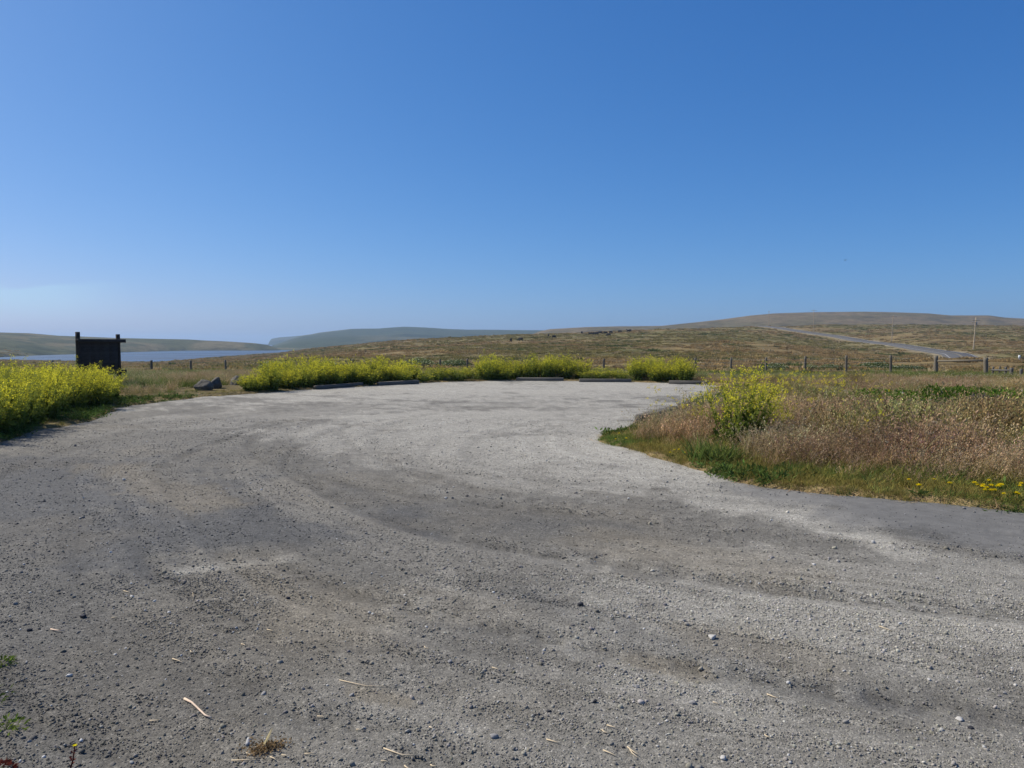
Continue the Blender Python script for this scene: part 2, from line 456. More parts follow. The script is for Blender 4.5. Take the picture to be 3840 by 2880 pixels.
def H(x, y, fine=True, comp=False):
    x = np.atleast_1d(np.asarray(x, float)); y = np.atleast_1d(np.asarray(y, float))
    r = np.hypot(x, y); th = np.arctan2(x, y)
    thc = np.clip(th, -0.95, 0.95)
    u = 512 + F * np.tan(thc); d = r * np.cos(thc)
    z = eval_cols(u, d)
    nz = fbm(x / 70, y / 70, 3) - .5
    z = z + nz * 1.3 * sstep(70, 260, d) * (1 - sstep(900, 1500, d))
    zone = np.zeros(len(x), int)
    # hill across the lagoon
    cz = zv(crest(LH_crest, u), 950.); s = crest(LH_far, u)
    t = np.clip((d - s) / (950. + .0 * s - s * .0 - s + 120), 0, 1)
    h = -9.2 + (cz + 9.2) * (1 - (1 - t) ** 1.9) + nz * 2.2 * sstep(0, .15, t) * (1 - sstep(.75, 1, t))
    h = np.where(d < s, -9.2 - (s - d) * .05, h)
    h = np.where(d > 1070, cz - (d - 1070) * .05, h)
    zone = np.where(h > z, 1, zone); z = np.maximum(z, h)
    # headland beyond
    cz = zv(crest(HD_crest, u), 2700.)
    t = np.clip((d - 1250) / (2700 - 1250.), 0, 1)
    n2 = fbm(x / 330 + 5, y / 420, 4) - .5
    h = -9 + (cz + 9) * (.25 * t + .75 * sstep(0, 1, t)) + n2 * 26 * np.sin(np.pi * t) ** 1.2 * sstep(262, 300, u)
    h = np.where(d > 2700, cz - (d - 2700) * .03, h); h = np.where(d < 1250, -20, h)
    zone = np.where(h > z, 2, zone); z = np.maximum(z, h)
    cz = zv(crest(FH_crest, u), 3600.)
    h = np.where(d < 3100, -20, -9 + (cz + 9) * sstep(3100, 3600, d)); h = np.where(d > 3600, cz - (d - 3600) * .03, h)
    zone = np.where(h > z, 3, zone); z = np.maximum(z, h)
    h = np.where((u > 262) & (u < 520) & (d > 985) & (d < 1400), -8.0 + 0 * d, -30.)
    zone = np.where(h > z, 5, zone); z = np.maximum(z, h)
    # long brown hill on the right
    cz = zv(crest(RH_crest, u), 1100.)
    t = np.clip((d - 560) / 540., 0, 1)
    n3 = fbm(x / 120 + 3, y / 150, 4) - .5
    b0 = np.interp(u, [440, 545], [-40, 3]); h = b0 + (cz - b0) * (.45 * t + .55 * sstep(0, 1, t)) + n3 * 7 * np.sin(np.pi * np.clip(t, 0, 1))
    h = np.where(d < 560, -20, h); h = np.where(d > 1100, cz - (d - 1100) * .06, h)
    zone = np.where(h > z, 4, zone); z = np.maximum(z, h)
    # road bed
    k = np.where((d > 85) & (d < 700) & (u > 690))[0]
    rd = np.full(len(x), 999.)
    if len(k):
        xs, ys = x[k], y[k]; best = np.full(len(k), 1e9); bz = np.zeros(len(k))
        for a, b in zip(ROAD[:-1], ROAD[1:]):
            dx, dy = b[0] - a[0], b[1] - a[1]
            t = np.clip(((xs - a[0]) * dx + (ys - a[1]) * dy) / (dx * dx + dy * dy), 0, 1)
            q = (xs - a[0] - t * dx) ** 2 + (ys - a[1] - t * dy) ** 2
            m = q < best
            best = np.where(m, q, best); bz = np.where(m, a[2] + t * (b[2] - a[2]), bz)
        q = np.sqrt(best); rd[k] = q
        z[k] = (bz - .35) + (z[k] - bz + .35) * sstep(6, 22, q)
    if fine:
        sd = np.full(len(x), 99.)
        kk = np.where((r < 60))[0]
        if len(kk):
            sd[kk] = lot_sd(x[kk], y[kk])
        e = sd + (fbm(x * 1.3, y * 1.3, 3) - .5) * .5 * sstep(0, 1, 30 - r)
        lip = -.09 + .13 * sstep(-.12, .22, e)
        z = z + np.where(r < 60, lip, .04)
        z = z + (fbm(x / 3.1, y / 3.1, 3) - .5) * .28 * sstep(.4, 3, sd) * (1 - sstep(150, 400, d))
    if comp: return z, zone, u, d, rd
    return z
def Hp(x, y): return float(H(x, y)[0])
def hit(u, v, d0=20, d1=4000):
    ds = np.exp(np.linspace(math.log(d0), math.log(d1), 900))
    r = ray(u, v); X = r[0] / r[1] * ds; Z = CAMH + r[2] / r[1] * ds
    hz = H(X, ds)
    k = np.argmax(Z < hz) if (Z < hz).any() else 899
    return X[k], ds[k], hz[k]

def rows():
    a = [0.4, .8, 1.2, 1.7, 2.2, 2.7]
    while a[-1] < 45: a.append(a[-1] * 1.016)
    while a[-1] < 620: a.append(a[-1] * 1.018)
    while a[-1] < 5200: a.append(a[-1] * 1.026)
    return np.array(a)
RR = rows()
uu = np.arange(-150, 1175, 2.0)
th_in = np.arctan((uu - 512) / F)
th_out = np.linspace(th_in[-1], th_in[0] + 2 * np.pi, 62)[1:-1]
TH = np.concatenate([th_in, th_out])
def polar(RR):
    nr, nt_ = len(RR), len(TH)
    R, T = np.meshgrid(RR, TH, indexing='ij')
    X = (R * np.sin(T)).ravel(); Y = (R * np.cos(T)).ravel()
    i = np.arange(nr - 1)[:, None]; j = np.arange(nt_)[None, :]
    j2 = (j + 1) % nt_
    Fq = np.stack([i * nt_ + j, i * nt_ + j2, (i + 1) * nt_ + j2, (i + 1) * nt_ + j], -1).reshape(-1, 4)
    return X, Y, Fq[:, ::-1]

X, Y, Fq = polar(RR)
Z, zone, TU, TD, RD = H(X, Y, comp=True)
# colours of the land itself: vegetation and soil types
def lerp(a, b, t): return a + (np.asarray(b) - a) * t[:, None]
brown = np.array((.188, .138, .062)); olive = np.array((.150, .130, .050)); dgreen = np.array((.085, .088, .032)); tan = np.array((.225, .172, .088))
c = np.tile(brown, (len(X), 1))
c = lerp(c, olive, sstep(.42, .62, fbm(X / 45, Y / 45 + 40, 4)))
c = lerp(c, tan, .5 * sstep(.52, .72, fbm(X / 23 + 11, Y / 23, 4)))
c = lerp(c, dgreen, (.5) * sstep(.60, .72, fbm(X / 14 + 31, Y / 14 + 7, 4)))
m = (zone == 0) & (TU < 330)
c[m] = lerp(c[m], (.125, .108, .052), np.full(m.sum(), .55))
m = zone == 4
c4 = lerp(np.tile((.155, .122, .074), (len(X), 1)), (.115, .10, .058), sstep(.45, .62, fbm(X / 60, Y / 90, 4)))
c4 = lerp(c4, (.07, .068, .045), .7 * sstep(.60, .70, fbm(X / 30 + 9, Y / 60, 4)))
c[m] = c4[m]
m = zone == 1
c1 = lerp(np.tile((.135, .118, .070), (len(X), 1)), (.078, .084, .046), sstep(.40, .60, fbm(X / 75, Y / 110, 4)))
c1 = lerp(c1, (.05, .062, .036), .8 * sstep(.56, .66, fbm(X / 34 + 21, Y / 50, 4)))
c1 = lerp(c1, (.035, .042, .028), .8 * (1 - sstep(WATER + .6, WATER + 2.2, Z)) * sstep(.4, .6, fbm(X / 40, Y / 40 + 3, 2)))
c[m] = c1[m]
m = (zone == 2) | (zone == 3)
c2 = lerp(np.tile((.050, .062, .030), (len(X), 1)), (.09, .088, .05), sstep(.48, .66, fbm(X / 260, Y / 200, 5)))
c2 = lerp(c2, (.034, .046, .026), sstep(.55, .66, fbm(X / 120 + 9, Y / 120, 4)))
c[m] = c2[m]
m = zone == 5
c[m] = lerp(np.tile((.16, .14, .085), (len(X), 1)), (.07, .08, .045), sstep(.4, .6, fbm(X / 30, Y / 60, 3)))[m]
rdm = (1 - sstep(4, 8.5, RD + (fbm(X / 4, Y / 4, 2) - .5) * 8))
c = lerp(c, (.285, .24, .155), .8 * rdm)
M_LAND, nt, b = base_mat("land")
p = pos(nt)
col = attr(nt, "Col").outputs["Color"]
n1 = noise(nt, p, 1.7, 5, .7); n2 = noise(nt, p, .35, 4, .65)
col = mixc(nt, 1.0, col, ramp(nt, n1, [(.28, gray(.68)), (.72, gray(1.36))]), 'MULTIPLY')
col = mixc(nt, 1.0, col, ramp(nt, n2, [(.3, gray(.72)), (.7, gray(1.25))]), 'MULTIPLY')
n5 = noise(nt, p, .07, 5, .7)
col = mixc(nt, 1.0, col, ramp(nt, n5, [(.36, gray(.62)), (.5, gray(1.0)), (.64, gray(1.24))]), 'MULTIPLY')
nt.links.new(col, b.inputs["Base Color"])
b.inputs["Specular IOR Level"].default_value = 0.05
nt.links.new(bump(nt, math_n(nt, 'ADD', n1, math_n(nt, 'MULTIPLY', n2, 2.0)), .35), b.inputs["Normal"])
terrain = link("terrain", new_mesh("terrain", np.stack([X, Y, Z], 1), Fq, c, [M_LAND], True))
tag(terrain, "rolling brown and olive coastal land with low hills", "terrain", kind="structure")

# lagoon and the sea beyond
k = 160
rr = [30, 300, 600, 1000, 2000, 4000, 8300]
V = []; Fw = []
for r_ in rr:
    for j in range(k):
        V.append((r_ * math.sin(2 * math.pi * j / k), r_ * math.cos(2 * math.pi * j / k), WATER))
for i in range(len(rr) - 1):
    for j in range(k):
        Fw.append((i * k + j, (i + 1) * k + j, (i + 1) * k + (j + 1) % k, i * k + (j + 1) % k))
M_WATER, nt, b = base_mat("water")
p = pos(nt)
mp = N(nt, "ShaderNodeMapping"); mp.inputs["Scale"].default_value = (.6, 1.4, 1); nt.links.new(p, mp.inputs[0])
n1 = noise(nt, mp.outputs[0], 1.1, 4, .6); n2 = noise(nt, mp.outputs[0], .012, 3, .6)
b.inputs["Base Color"].default_value = (.055, .066, .082, 1)
b.inputs["Specular IOR Level"].default_value = 0.5
nt.links.new(ramp(nt, n2, [(.35, gray(.25)), (.65, gray(.45))]), b.inputs["Roughness"])
nt.links.new(bump(nt, n1, .35, .9), b.inputs["Normal"])
tag(link("lagoon", new_mesh("lagoon", V, np.array(Fw)[:, ::-1], None, [M_WATER])), "blue lagoon water lying behind the left fields", "water", kind="structure")

# ------------------------------------------------------------------ gravel lot
RL = RR[RR < 46]
LX, LY, LF = polar(RL)
LZ = np.zeros(len(LX))
sd = lot_sd(LX, LY)
wob_ = (fbm(LX * .16 + 3, LY * .16, 2) - .5) * 1.4
rC1 = np.hypot(LX - 5, LY - 12) + wob_; aC1 = np.arctan2(LX - 5, LY - 12)
rC2 = np.hypot(LX - 2, LY - 31) + wob_; aC2 = np.arctan2(LX - 2, LY - 31)
st1 = .55 * fbm(rC1 * 2.0 + 3, aC1 * .35 + 30, 2) + .45 * fbm(rC1 * 6.5 + 3, aC1 * .6 + 80, 3); st2 = fbm(rC2 * 3.4, aC2 * .5 + 60, 4)
wmix = sstep(15, 21, LY) * .75
streak = st1 * (1 - wmix) + st2 * wmix
streak = .5 + (streak - .5) * 1.25
track = np.zeros(len(LX))
for cx_, cy_, R_, am_ in [(5, 12, 6.5, .7), (5, 12.5, 8.3, 1.), (4.6, 11.5, 9.5, .9), (6, 12, 11.2, 1.), (4, 15, 7.2, .8), (5.5, 13, 12.4, .8), (2, 19, 4.6, .8), (-3, 20, 3.6, .6), (6.5, 14, 8.9, .7)]:
    r_ = np.hypot(LX - cx_, LY - cy_) + wob_ * .5; a_ = np.arctan2(LX - cx_, LY - cy_)
    ms = sstep(.30, .48, fbm(a_ * 1.3 + R_ * 9, np.full(len(LX), R_ * 3.7), 3))
    for off in (0, 1.45):
        track = np.maximum(track, am_ * ms * np.exp(-((r_ - R_ - off) / .11) ** 2))
grain = fbm(LX * 9, LY * 9, 2)
track = track * sstep(.28, .5, grain)
def caps(lst):
    out = np.zeros(len(LX))
    wob = (fbm(LX * 1.1 + 70, LY * 1.1, 4) - .5) + (fbm(LX * 6, LY * 6 + 20, 3) - .5) * .6 + (streak - .5) * .9
    for (u0, v0), (u1, v1), w, amt in lst:
        a = G(u0, v0); q = G(u1, v1)
        dx, dy = q[0] - a[0], q[1] - a[1]
        t = np.clip(((LX - a[0]) * dx + (LY - a[1]) * dy) / (dx * dx + dy * dy), 0, 1)
        dd = np.hypot(LX - a[0] - t * dx, LY - a[1] - t * dy) + wob * w * 1.6
        out = np.maximum(out, amt * (1 - sstep(w * .45, w * 1.25, dd)))
    return out
pale = caps([((430, 388), (640, 388), 8.5, .95), ((440, 420), (590, 425), 3.6, .92), ((420, 440), (560, 450), 2.2, .8), ((540, 440), (660, 468), 1.5, 1.), ((660, 468), (760, 500), .75, 1.),
             ((760, 500), (850, 530), .42, 1.), ((850, 530), (905, 552), .28, .9), ((340, 430), (520, 470), 1.5, .65), ((180, 572), (285, 558), .14, .7),
             ((900, 580), (1010, 640), .7, .5), ((700, 610), (1100, 610), 1.5, .66), ((420, 745), (1050, 745), .8, .30), ((700, 560), (850, 600), .6, .35), ((200, 420), (330, 410), 2.2, .4)])
dark = caps([((760, 488), (1060, 530), .62, 1.), ((880, 520), (1100, 560), .55, .9), ((0, 470), (160, 520), 1.9, 1.), ((410, 507), (600, 530), .42, .45),
             ((108, 508), (106, 520), .16, 1.), ((20, 560), (120, 700), .6, .45), ((330, 490), (400, 520), .5, .4), ((700, 640), (880, 700), .22, .5), ((520, 590), (660, 640), .2, .45)])
asph = caps([((775, 489), (1060, 524), .48, 1.), ((880, 515), (1120, 556), .5, .95)])
dust = caps([((120, 468), (185, 500), .55, .9), ((250, 560), (330, 620), .4, .5), ((640, 660), (690, 668), .12, 1.), ((360, 692), (400, 700), .08, 1.),
             ((600, 540), (760, 570), .4, .6), ((690, 625), (820, 660), .22, .6), ((380, 600), (500, 610), .3, .4)])
bro = np.clip(dust * .8 + .28 * sstep(.52, .7, fbm(LX * .9 + 5, LY * .9, 4)) * (1 - pale) * (1 - asph) * (1 - wmix), 0, 1)
lot = np.tile((.156, .146, .124), (len(LX), 1))
lot = lerp(lot, (.318, .300, .256), pale)
lot = lerp(lot, (.100, .098, .092), dark * (1 - .6 * pale))
lot = lerp(lot, (.195, .168, .122), bro * .75)
lot = lerp(lot, (.150, .146, .136), asph * .75)
lot = lot * (1 + (.66 - .52 * wmix) * (streak - .5) * (1 - asph * .8))[:, None] * (1 + .15 * (fbm(LX * .5, LY * .5 + 9, 3) - .5))[:, None]
lot = lot * (1 - .28 * track * (1 - asph) * (1 - .55 * wmix))[:, None]
rel = (streak - .5) * .022 * (1 - asph) - .014 * track + (fbm(LX * .8, LY * .8 + 50, 3) - .5) * .03
LZ = rel * sstep(.0, .5, -sd) - .006
keep = (sd < .8)
fk = keep[LF].all(1)
used = np.unique(LF[fk]); remap = -np.ones(len(LX), int); remap[used] = np.arange(len(used))
M_LOT, nt, b = base_mat("gravel_surface")
p = pos(nt); col = attr(nt, "Col").outputs["Color"]; asp = attr(nt, "asph").outputs["Fac"]
v1 = N(nt, "ShaderNodeTexVoronoi"); v1.inputs["Scale"].default_value = 115; nt.links.new(p, v1.inputs["Vector"])
v2 = N(nt, "ShaderNodeTexVoronoi"); v2.inputs["Scale"].default_value = 47; nt.links.new(p, v2.inputs["Vector"])
v1c = N(nt, "ShaderNodeSeparateColor"); nt.links.new(v1.outputs["Color"], v1c.inputs[0])
v2c = N(nt, "ShaderNodeSeparateColor"); nt.links.new(v2.outputs["Color"], v2c.inputs[0])
n1 = noise(nt, p, 190, 4, .7); n3 = noise(nt, p, 6, 5, .7)
rough_c = mixc(nt, 1.0, ramp(nt, v1c.outputs[0], [(0, gray(.76)), (.6, gray(1.02)), (.95, gray(1.2)), (1, gray(1.9))]),
               ramp(nt, v2c.outputs[0], [(0, gray(.86)), (.6, gray(1.0)), (1, gray(1.22))]), 'MULTIPLY')
flatc = ramp(nt, n1, [(.3, gray(.8)), (.7, gray(1.2))])
spk = mixc(nt, math_n(nt, 'MULTIPLY', asp, .75), rough_c, flatc)
col = mixc(nt, 1.0, col, spk, 'MULTIPLY')
col = mixc(nt, 1.0, col, ramp(nt, n3, [(.3, gray(.82)), (.7, gray(1.18))]), 'MULTIPLY')
nt.links.new(col, b.inputs["Base Color"])
hgt = math_n(nt, 'ADD', math_n(nt, 'MULTIPLY', v1.outputs["Distance"], -.35), math_n(nt, 'MULTIPLY', n1, .55))
hgt = math_n(nt, 'ADD', hgt, math_n(nt, 'MULTIPLY', n3, 1.2))
hgt = math_n(nt, 'MULTIPLY', hgt, math_n(nt, 'SUBTRACT', 1.0, math_n(nt, 'MULTIPLY', asp, .85)))
nt.links.new(bump(nt, hgt, .010, .9), b.inputs["Normal"])
me = new_mesh("gravel_lot", np.stack([LX, LY, LZ], 1)[used], remap[LF[fk]], lot[used], [M_LOT], True)
at = me.attributes.new("asph", 'FLOAT', 'POINT'); at.data.foreach_set("value", asph[used].astype(np.float32))
tag(link("gravel_lot", me), "grey gravel parking area with curved tyre tracks", "gravel lot", kind="structure")

# ------------------------------------------------------------------ road
road_mat, nt, b = base_mat("asphalt")
p = pos(nt); n1 = noise(nt, p, 2.0, 5, .7)
nt.links.new(ramp(nt, n1, [(.3, (.075, .073, .070)), (.7, (.115, .111, .104))]), b.inputs["Base Color"])
M_LINEW = flat_mat("white_road_paint", (.50, .49, .46), .6)
M_LINEY = flat_mat("faded_yellow_road_paint", (.30, .24, .12), .6)
def strip(name, o0, o1, dz, mat, parent=None, skirt=0.0):
    P = ROAD; t = np.gradient(P[:, :2], axis=0); t = unit(t); nrm = np.stack([t[:, 1], -t[:, 0]], 1)
    cols_ = [(o0, dz), (o1, dz)]
    if skirt: cols_ = [(o0 - .8, dz - skirt)] + cols_ + [(o1 + .8, dz - skirt)]
    V = np.concatenate([np.column_stack([P[:, :2] + nrm * o, P[:, 2] + z]) for o, z in cols_])
    n = len(P); Fs = []
    for c_ in range(len(cols_) - 1):
        for i in range(n - 1):
            Fs.append((c_ * n + i, (c_ + 1) * n + i, (c_ + 1) * n + i + 1, c_ * n + i + 1))
    return link(name, new_mesh(name, V, Fs, None, [mat]), parent)
road = strip("road", -3.1, 3.1, 0.0, road_mat, None, .5)
tag(road, "two-lane asphalt road curving up over the brown hill", "road", kind="structure")
strip("edge_line", -2.82, -2.7, .012, M_LINEW, road); strip("edge_line", 2.7, 2.82, .012, M_LINEW, road)
strip("centre_line", -.2, -.08, .012, M_LINEY, road); strip("centre_line", .08, .2, .012, M_LINEY, road)

# ------------------------------------------------------------------ scattered stuff (instances made by geometry nodes)
def stuff(name, variants, P, rot, scl, tint, mat, label, cat):
    nv = len(variants); npt = len(P)
    Vs, Ts, Cs, ids, base = [], [], [], [], 0
    for i, (V, T, C) in enumerate(variants):
        Vs.append(V); Ts.append(T + base); Cs.append(C); ids.append(np.full(len(T), i)); base += len(V)
    V = np.concatenate(Vs + [np.asarray(P)]); T = np.concatenate(Ts); C = np.concatenate(Cs + [np.ones((npt, 3))])
    me = new_mesh(name, V, T, C, [mat])
    nb = base
    def put(nm, typ, arr, key, dom='POINT'):
        a = me.attributes.new(nm, typ, dom); a.data.foreach_set(key, np.ascontiguousarray(arr).ravel())
    z3 = np.zeros((nb, 3), np.float32)
    put("is_pt", 'FLOAT', np.r_[np.zeros(nb), np.ones(npt)].astype(np.float32), "value")
    put("rot", 'FLOAT_VECTOR', np.r_[z3, np.asarray(rot, np.float32)], "vector")
    scl = np.asarray(scl, np.float32)
    if scl.ndim == 1: scl = np.repeat(scl[:, None], 3, 1)
    put("scl", 'FLOAT_VECTOR', np.r_[z3, scl], "vector")
    tint = np.broadcast_to(tint, (npt, 3)).astype(np.float32)
    put("tint", 'FLOAT_VECTOR', np.r_[z3, tint], "vector")
    put("pick", 'INT', np.r_[np.zeros(nb), rng.integers(0, nv, npt)].astype(np.int32), "value")
    put("vid", 'INT', np.concatenate(ids).astype(np.int32), "value", 'FACE')
    o = link(name, me)
    ng = bpy.data.node_groups.new(name, 'GeometryNodeTree')
    ng.interface.new_socket("Geometry", in_out='INPUT', socket_type='NodeSocketGeometry')
    ng.interface.new_socket("Geometry", in_out='OUTPUT', socket_type='NodeSocketGeometry')
    gi = ng.nodes.new("NodeGroupInput"); go = ng.nodes.new("NodeGroupOutput")
    def named(nm, typ):
        n = ng.nodes.new("GeometryNodeInputNamedAttribute"); n.data_type = typ; n.inputs[0].default_value = nm
        return n.outputs[0]
    L = ng.links.new
    sep = ng.nodes.new("GeometryNodeSeparateGeometry"); sep.domain = 'POINT'
    cmp = ng.nodes.new("FunctionNodeCompare"); cmp.data_type = 'FLOAT'; cmp.operation = 'GREATER_THAN'; cmp.inputs[1].default_value = .5
    L(named("is_pt", 'FLOAT'), cmp.inputs[0]); L(gi.outputs[0], sep.inputs[0]); L(cmp.outputs[0], sep.inputs[1])
    m2p = ng.nodes.new("GeometryNodeMeshToPoints"); L(sep.outputs[0], m2p.inputs[0])
    spl = ng.nodes.new("GeometryNodeSplitToInstances"); spl.domain = 'FACE'
    L(sep.outputs[1], spl.inputs["Geometry"]); L(named("vid", 'INT'), spl.inputs["Group ID"])
    iop = ng.nodes.new("GeometryNodeInstanceOnPoints")
    L(m2p.outputs[0], iop.inputs["Points"]); L(spl.outputs[0], iop.inputs["Instance"])
    iop.inputs["Pick Instance"].default_value = True
    L(named("pick", 'INT'), iop.inputs["Instance Index"])
    e2r = ng.nodes.new("FunctionNodeEulerToRotation"); L(named("rot", 'FLOAT_VECTOR'), e2r.inputs[0])
    L(e2r.outputs[0], iop.inputs["Rotation"]); L(named("scl", 'FLOAT_VECTOR'), iop.inputs["Scale"])
    L(iop.outputs[0], go.inputs[0])
    md = o.modifiers.new("scatter", 'NODES'); md.node_group = ng
    return tag(o, label, cat, kind="stuff")

_t = (1 + 5 ** .5) / 2
ICO_V = unit(np.array([(-1, _t, 0), (1, _t, 0), (-1, -_t, 0), (1, -_t, 0), (0, -1, _t), (0, 1, _t), (0, -1, -_t), (0, 1, -_t), (_t, 0, -1), (_t, 0, 1), (-_t, 0, -1), (-_t, 0, 1)], float))
ICO_T = np.array([(0, 11, 5), (0, 5, 1), (0, 1, 7), (0, 7, 10), (0, 10, 11), (1, 5, 9), (5, 11, 4), (11, 10, 2), (10, 7, 6), (7, 1, 8), (3, 9, 4), (3, 4, 2), (3, 2, 6), (3, 6, 8), (3, 8, 9), (4, 9, 5), (2, 4, 11), (6, 2, 10), (8, 6, 7), (9, 8, 1)])
def subdiv(V, T):
    V = list(map(tuple, V)); ed = {}; out = []
    def midp(a, b):
        k_ = (min(a, b), max(a, b))
        if k_ not in ed:
            q = unit((np.array(V[a]) + np.array(V[b])) / 2); ed[k_] = len(V); V.append(tuple(q))
        return ed[k_]
    for a, b, c_ in T:
        x, y, z = midp(a, b), midp(b, c_), midp(c_, a)
        out += [(a, x, z), (b, y, x), (c_, z, y), (x, y, z)]
    return np.array(V), np.array(out)
def rock(level, seed, planes=14, sq=(1, .8, .55), rough=.03):
    r_ = np.random.default_rng(seed); V, T = ICO_V.copy(), ICO_T.copy()
    for _ in range(level): V, T = subdiv(V, T)
    nrm = unit(r_.normal(size=(planes, 3))); dd = r_.uniform(.55, .95, planes)
    dt = np.maximum(V @ nrm.T, 1e-3)
    rad = np.minimum((dd / dt).min(1), 1.15)
    V = V * rad[:, None]
    V += r_.normal(0, rough, V.shape) * rad[:, None]
    return V * np.array(sq), T

# loose gravel
pv = []
for s_ in range(10):
    V, T = rock(0 if s_ < 7 else 1, 100 + s_, 9, (1, rng.uniform(.65, .95), rng.uniform(.5, .8)), .05)
    pv.append((V, T, np.ones((len(V), 3))))
def frustum_pts(n, d0, d1, pw, slope=.86):
    t = rng.random(n); d_ = (d0 ** pw + t * (d1 ** pw - d0 ** pw)) ** (1 / pw)
    return (rng.random(n) * 2 - 1) * slope * d_, d_
gx1, gy1 = frustum_pts(170000, 2.2, 5.2, 2.0)
gx2, gy2 = frustum_pts(210000, 5.2, 16, 1.0)
gx = np.r_[gx1, gx2]; gy = np.r_[gy1, gy2]
e = lot_sd(gx, gy)
def lotval(arr, x, y):
    """nearest value of a lot attribute"""
    r_ = np.hypot(x, y); th = np.arctan2(x, y)
    i = np.clip(np.searchsorted(RL, r_), 0, len(RL) - 1); j = np.clip(np.searchsorted(th_in, th), 0, len(th_in) - 1)
    return arr[i * len(TH) + j]
ga = lotval(asph, gx, gy); gs = lotval(streak, gx, gy); gp = lotval(pale, gx, gy)
clump = fbm(gx * 1.7, gy * 1.7, 3)
keepp = (e < -.05) & (rng.random(len(gx)) > ga * .65) & (rng.random(len(gx)) < .26 + .25 * gp + 1.5 * np.clip(clump - .34 + (gs - .5) * 1.6, 0, 1))
gx, gy, gp = gx[keepp], gy[keepp], gp[keepp]; n = len(gx)
gcol = lotval(lot, gx, gy)
size = np.clip(rng.lognormal(math.log(.0032), .50, n), .0018, .019) * np.where(gy > 5.2, 1.25, 1)
gz = lotval(LZ, gx, gy) + size * .15
br = rng.lognormal(0, .27, n) * .97; wh = rng.random(n) < .022
tint = gcol * 1.15 * .95 * br[:, None] * np.stack([np.full(n, 1.0), rng.normal(1.0, .02, n), rng.normal(1.0, .05, n)], 1)
tint[wh] = np.array((.5, .49, .46)) * rng.uniform(.6, 1.1, (wh.sum(), 1))
rot3 = np.stack([rng.normal(0, .4, n), rng.normal(0, .4, n), rng.random(n) * 6.28], 1)
M_PEB, nt, b = base_mat("pebble")
tn = attr(nt, "tint", 'INSTANCER').outputs["Color"]
tn = mixc(nt, 1.0, tn, ramp(nt, noise(nt, pos(nt), 160, 3), [(.3, gray(.8)), (.7, gray(1.2))]), 'MULTIPLY')
nt.links.new(tn, b.inputs["Base Color"])
stuff("gravel", pv, np.stack([gx, gy, gz], 1), rot3, size, np.clip(tint, 0, .8), M_PEB, "loose grey gravel scattered over the lot", "gravel")

# ---- plant meshes
def rdir(n, up=.6):
    v = rng.normal(size=(n, 3)); v[:, 2] = np.abs(v[:, 2]) * up + up * .5
    return unit(v)
def grass_tuft(n, h, spread, w, c0, c1, lean=.35, head=None, hcol=None, wind=0.0):
    vm = VM()
    base = np.column_stack([rng.normal(0, spread, (n, 2)), np.zeros(n)])
    L = h * rng.uniform(.55, 1.1, n)
    d_ = unit(np.column_stack([rng.normal(0, lean, (n, 2)), np.ones(n)]))
    bend = np.column_stack([rng.normal(0, .22, (n, 2)) * L[:, None], -L * .06]); bend[:, 0] += wind * L
    j = rng.normal(1, .16, (n, 1))
    vm.blades(base, d_, L, w, bend, np.array(c0) * j, np.array(c1) * j)
    if head:
        tip = base + d_ * L[:, None] + bend
        k_ = 7
        pp = np.repeat(tip, k_, 0) - np.repeat(d_ + bend / L[:, None] * .5, k_, 0) * (rng.random((n * k_, 1)) * head)
        vm.leaves(pp + rng.normal(0, .006, pp.shape), unit(np.repeat(d_, k_, 0) + rng.normal(0, .5, pp.shape)), .028, .011, np.array(hcol) * np.repeat(rng.normal(1, .15, (n, 1)), k_, 0))
    return vm.arrays()
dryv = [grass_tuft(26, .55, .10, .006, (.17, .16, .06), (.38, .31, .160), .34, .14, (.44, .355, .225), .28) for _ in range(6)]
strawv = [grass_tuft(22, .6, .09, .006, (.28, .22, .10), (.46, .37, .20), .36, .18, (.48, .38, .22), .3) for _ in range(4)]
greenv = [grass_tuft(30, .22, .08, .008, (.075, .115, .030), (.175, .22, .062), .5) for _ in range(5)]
broadv = []
for _ in range(4):
    vm = VM(); n = 26
    d_ = unit(np.column_stack([rng.normal(0, .8, (n, 2)), rng.uniform(.25, 1, n)]))
    vm.leaves(np.column_stack([rng.normal(0, .05, (n, 2)), rng.uniform(0, .06, n)]), d_, rng.uniform(.03, .085, n), rng.uniform(.010, .022, n), np.array((.085, .13, .032)) * rng.normal(1, .2, (n, 1)))
    broadv.append(vm.arrays())
litterv = []
for _ in range(4):
    vm = VM(); n = 9
    a = rng.random(n) * 6.28
    vm.blades(np.column_stack([rng.normal(0, .06, (n, 2)), rng.uniform(.002, .02, n)]), unit(np.column_stack([np.cos(a), np.sin(a), rng.normal(.02, .06, n)])), rng.uniform(.08, .26, n), .005, rng.normal(0, .012, (n, 3)), (.42, .31, .165), (.50, .39, .23))
    litterv.append(vm.arrays())
tussv = []
for _ in range(5):
    vm = VM(); n = 46
    a = rng.random(n) * 6.28; rr_ = rng.random(n) ** .5 * .5
    base = np.column_stack([rr_ * np.cos(a), rr_ * np.sin(a), np.full(n, -.05)])
    d_ = unit(np.column_stack([np.cos(a) * rr_ + rng.normal(0, .25, n), np.sin(a) * rr_ + rng.normal(0, .25, n), np.full(n, .75)]))
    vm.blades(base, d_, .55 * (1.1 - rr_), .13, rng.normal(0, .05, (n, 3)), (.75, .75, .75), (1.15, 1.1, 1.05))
    tussv.append(vm.arrays())

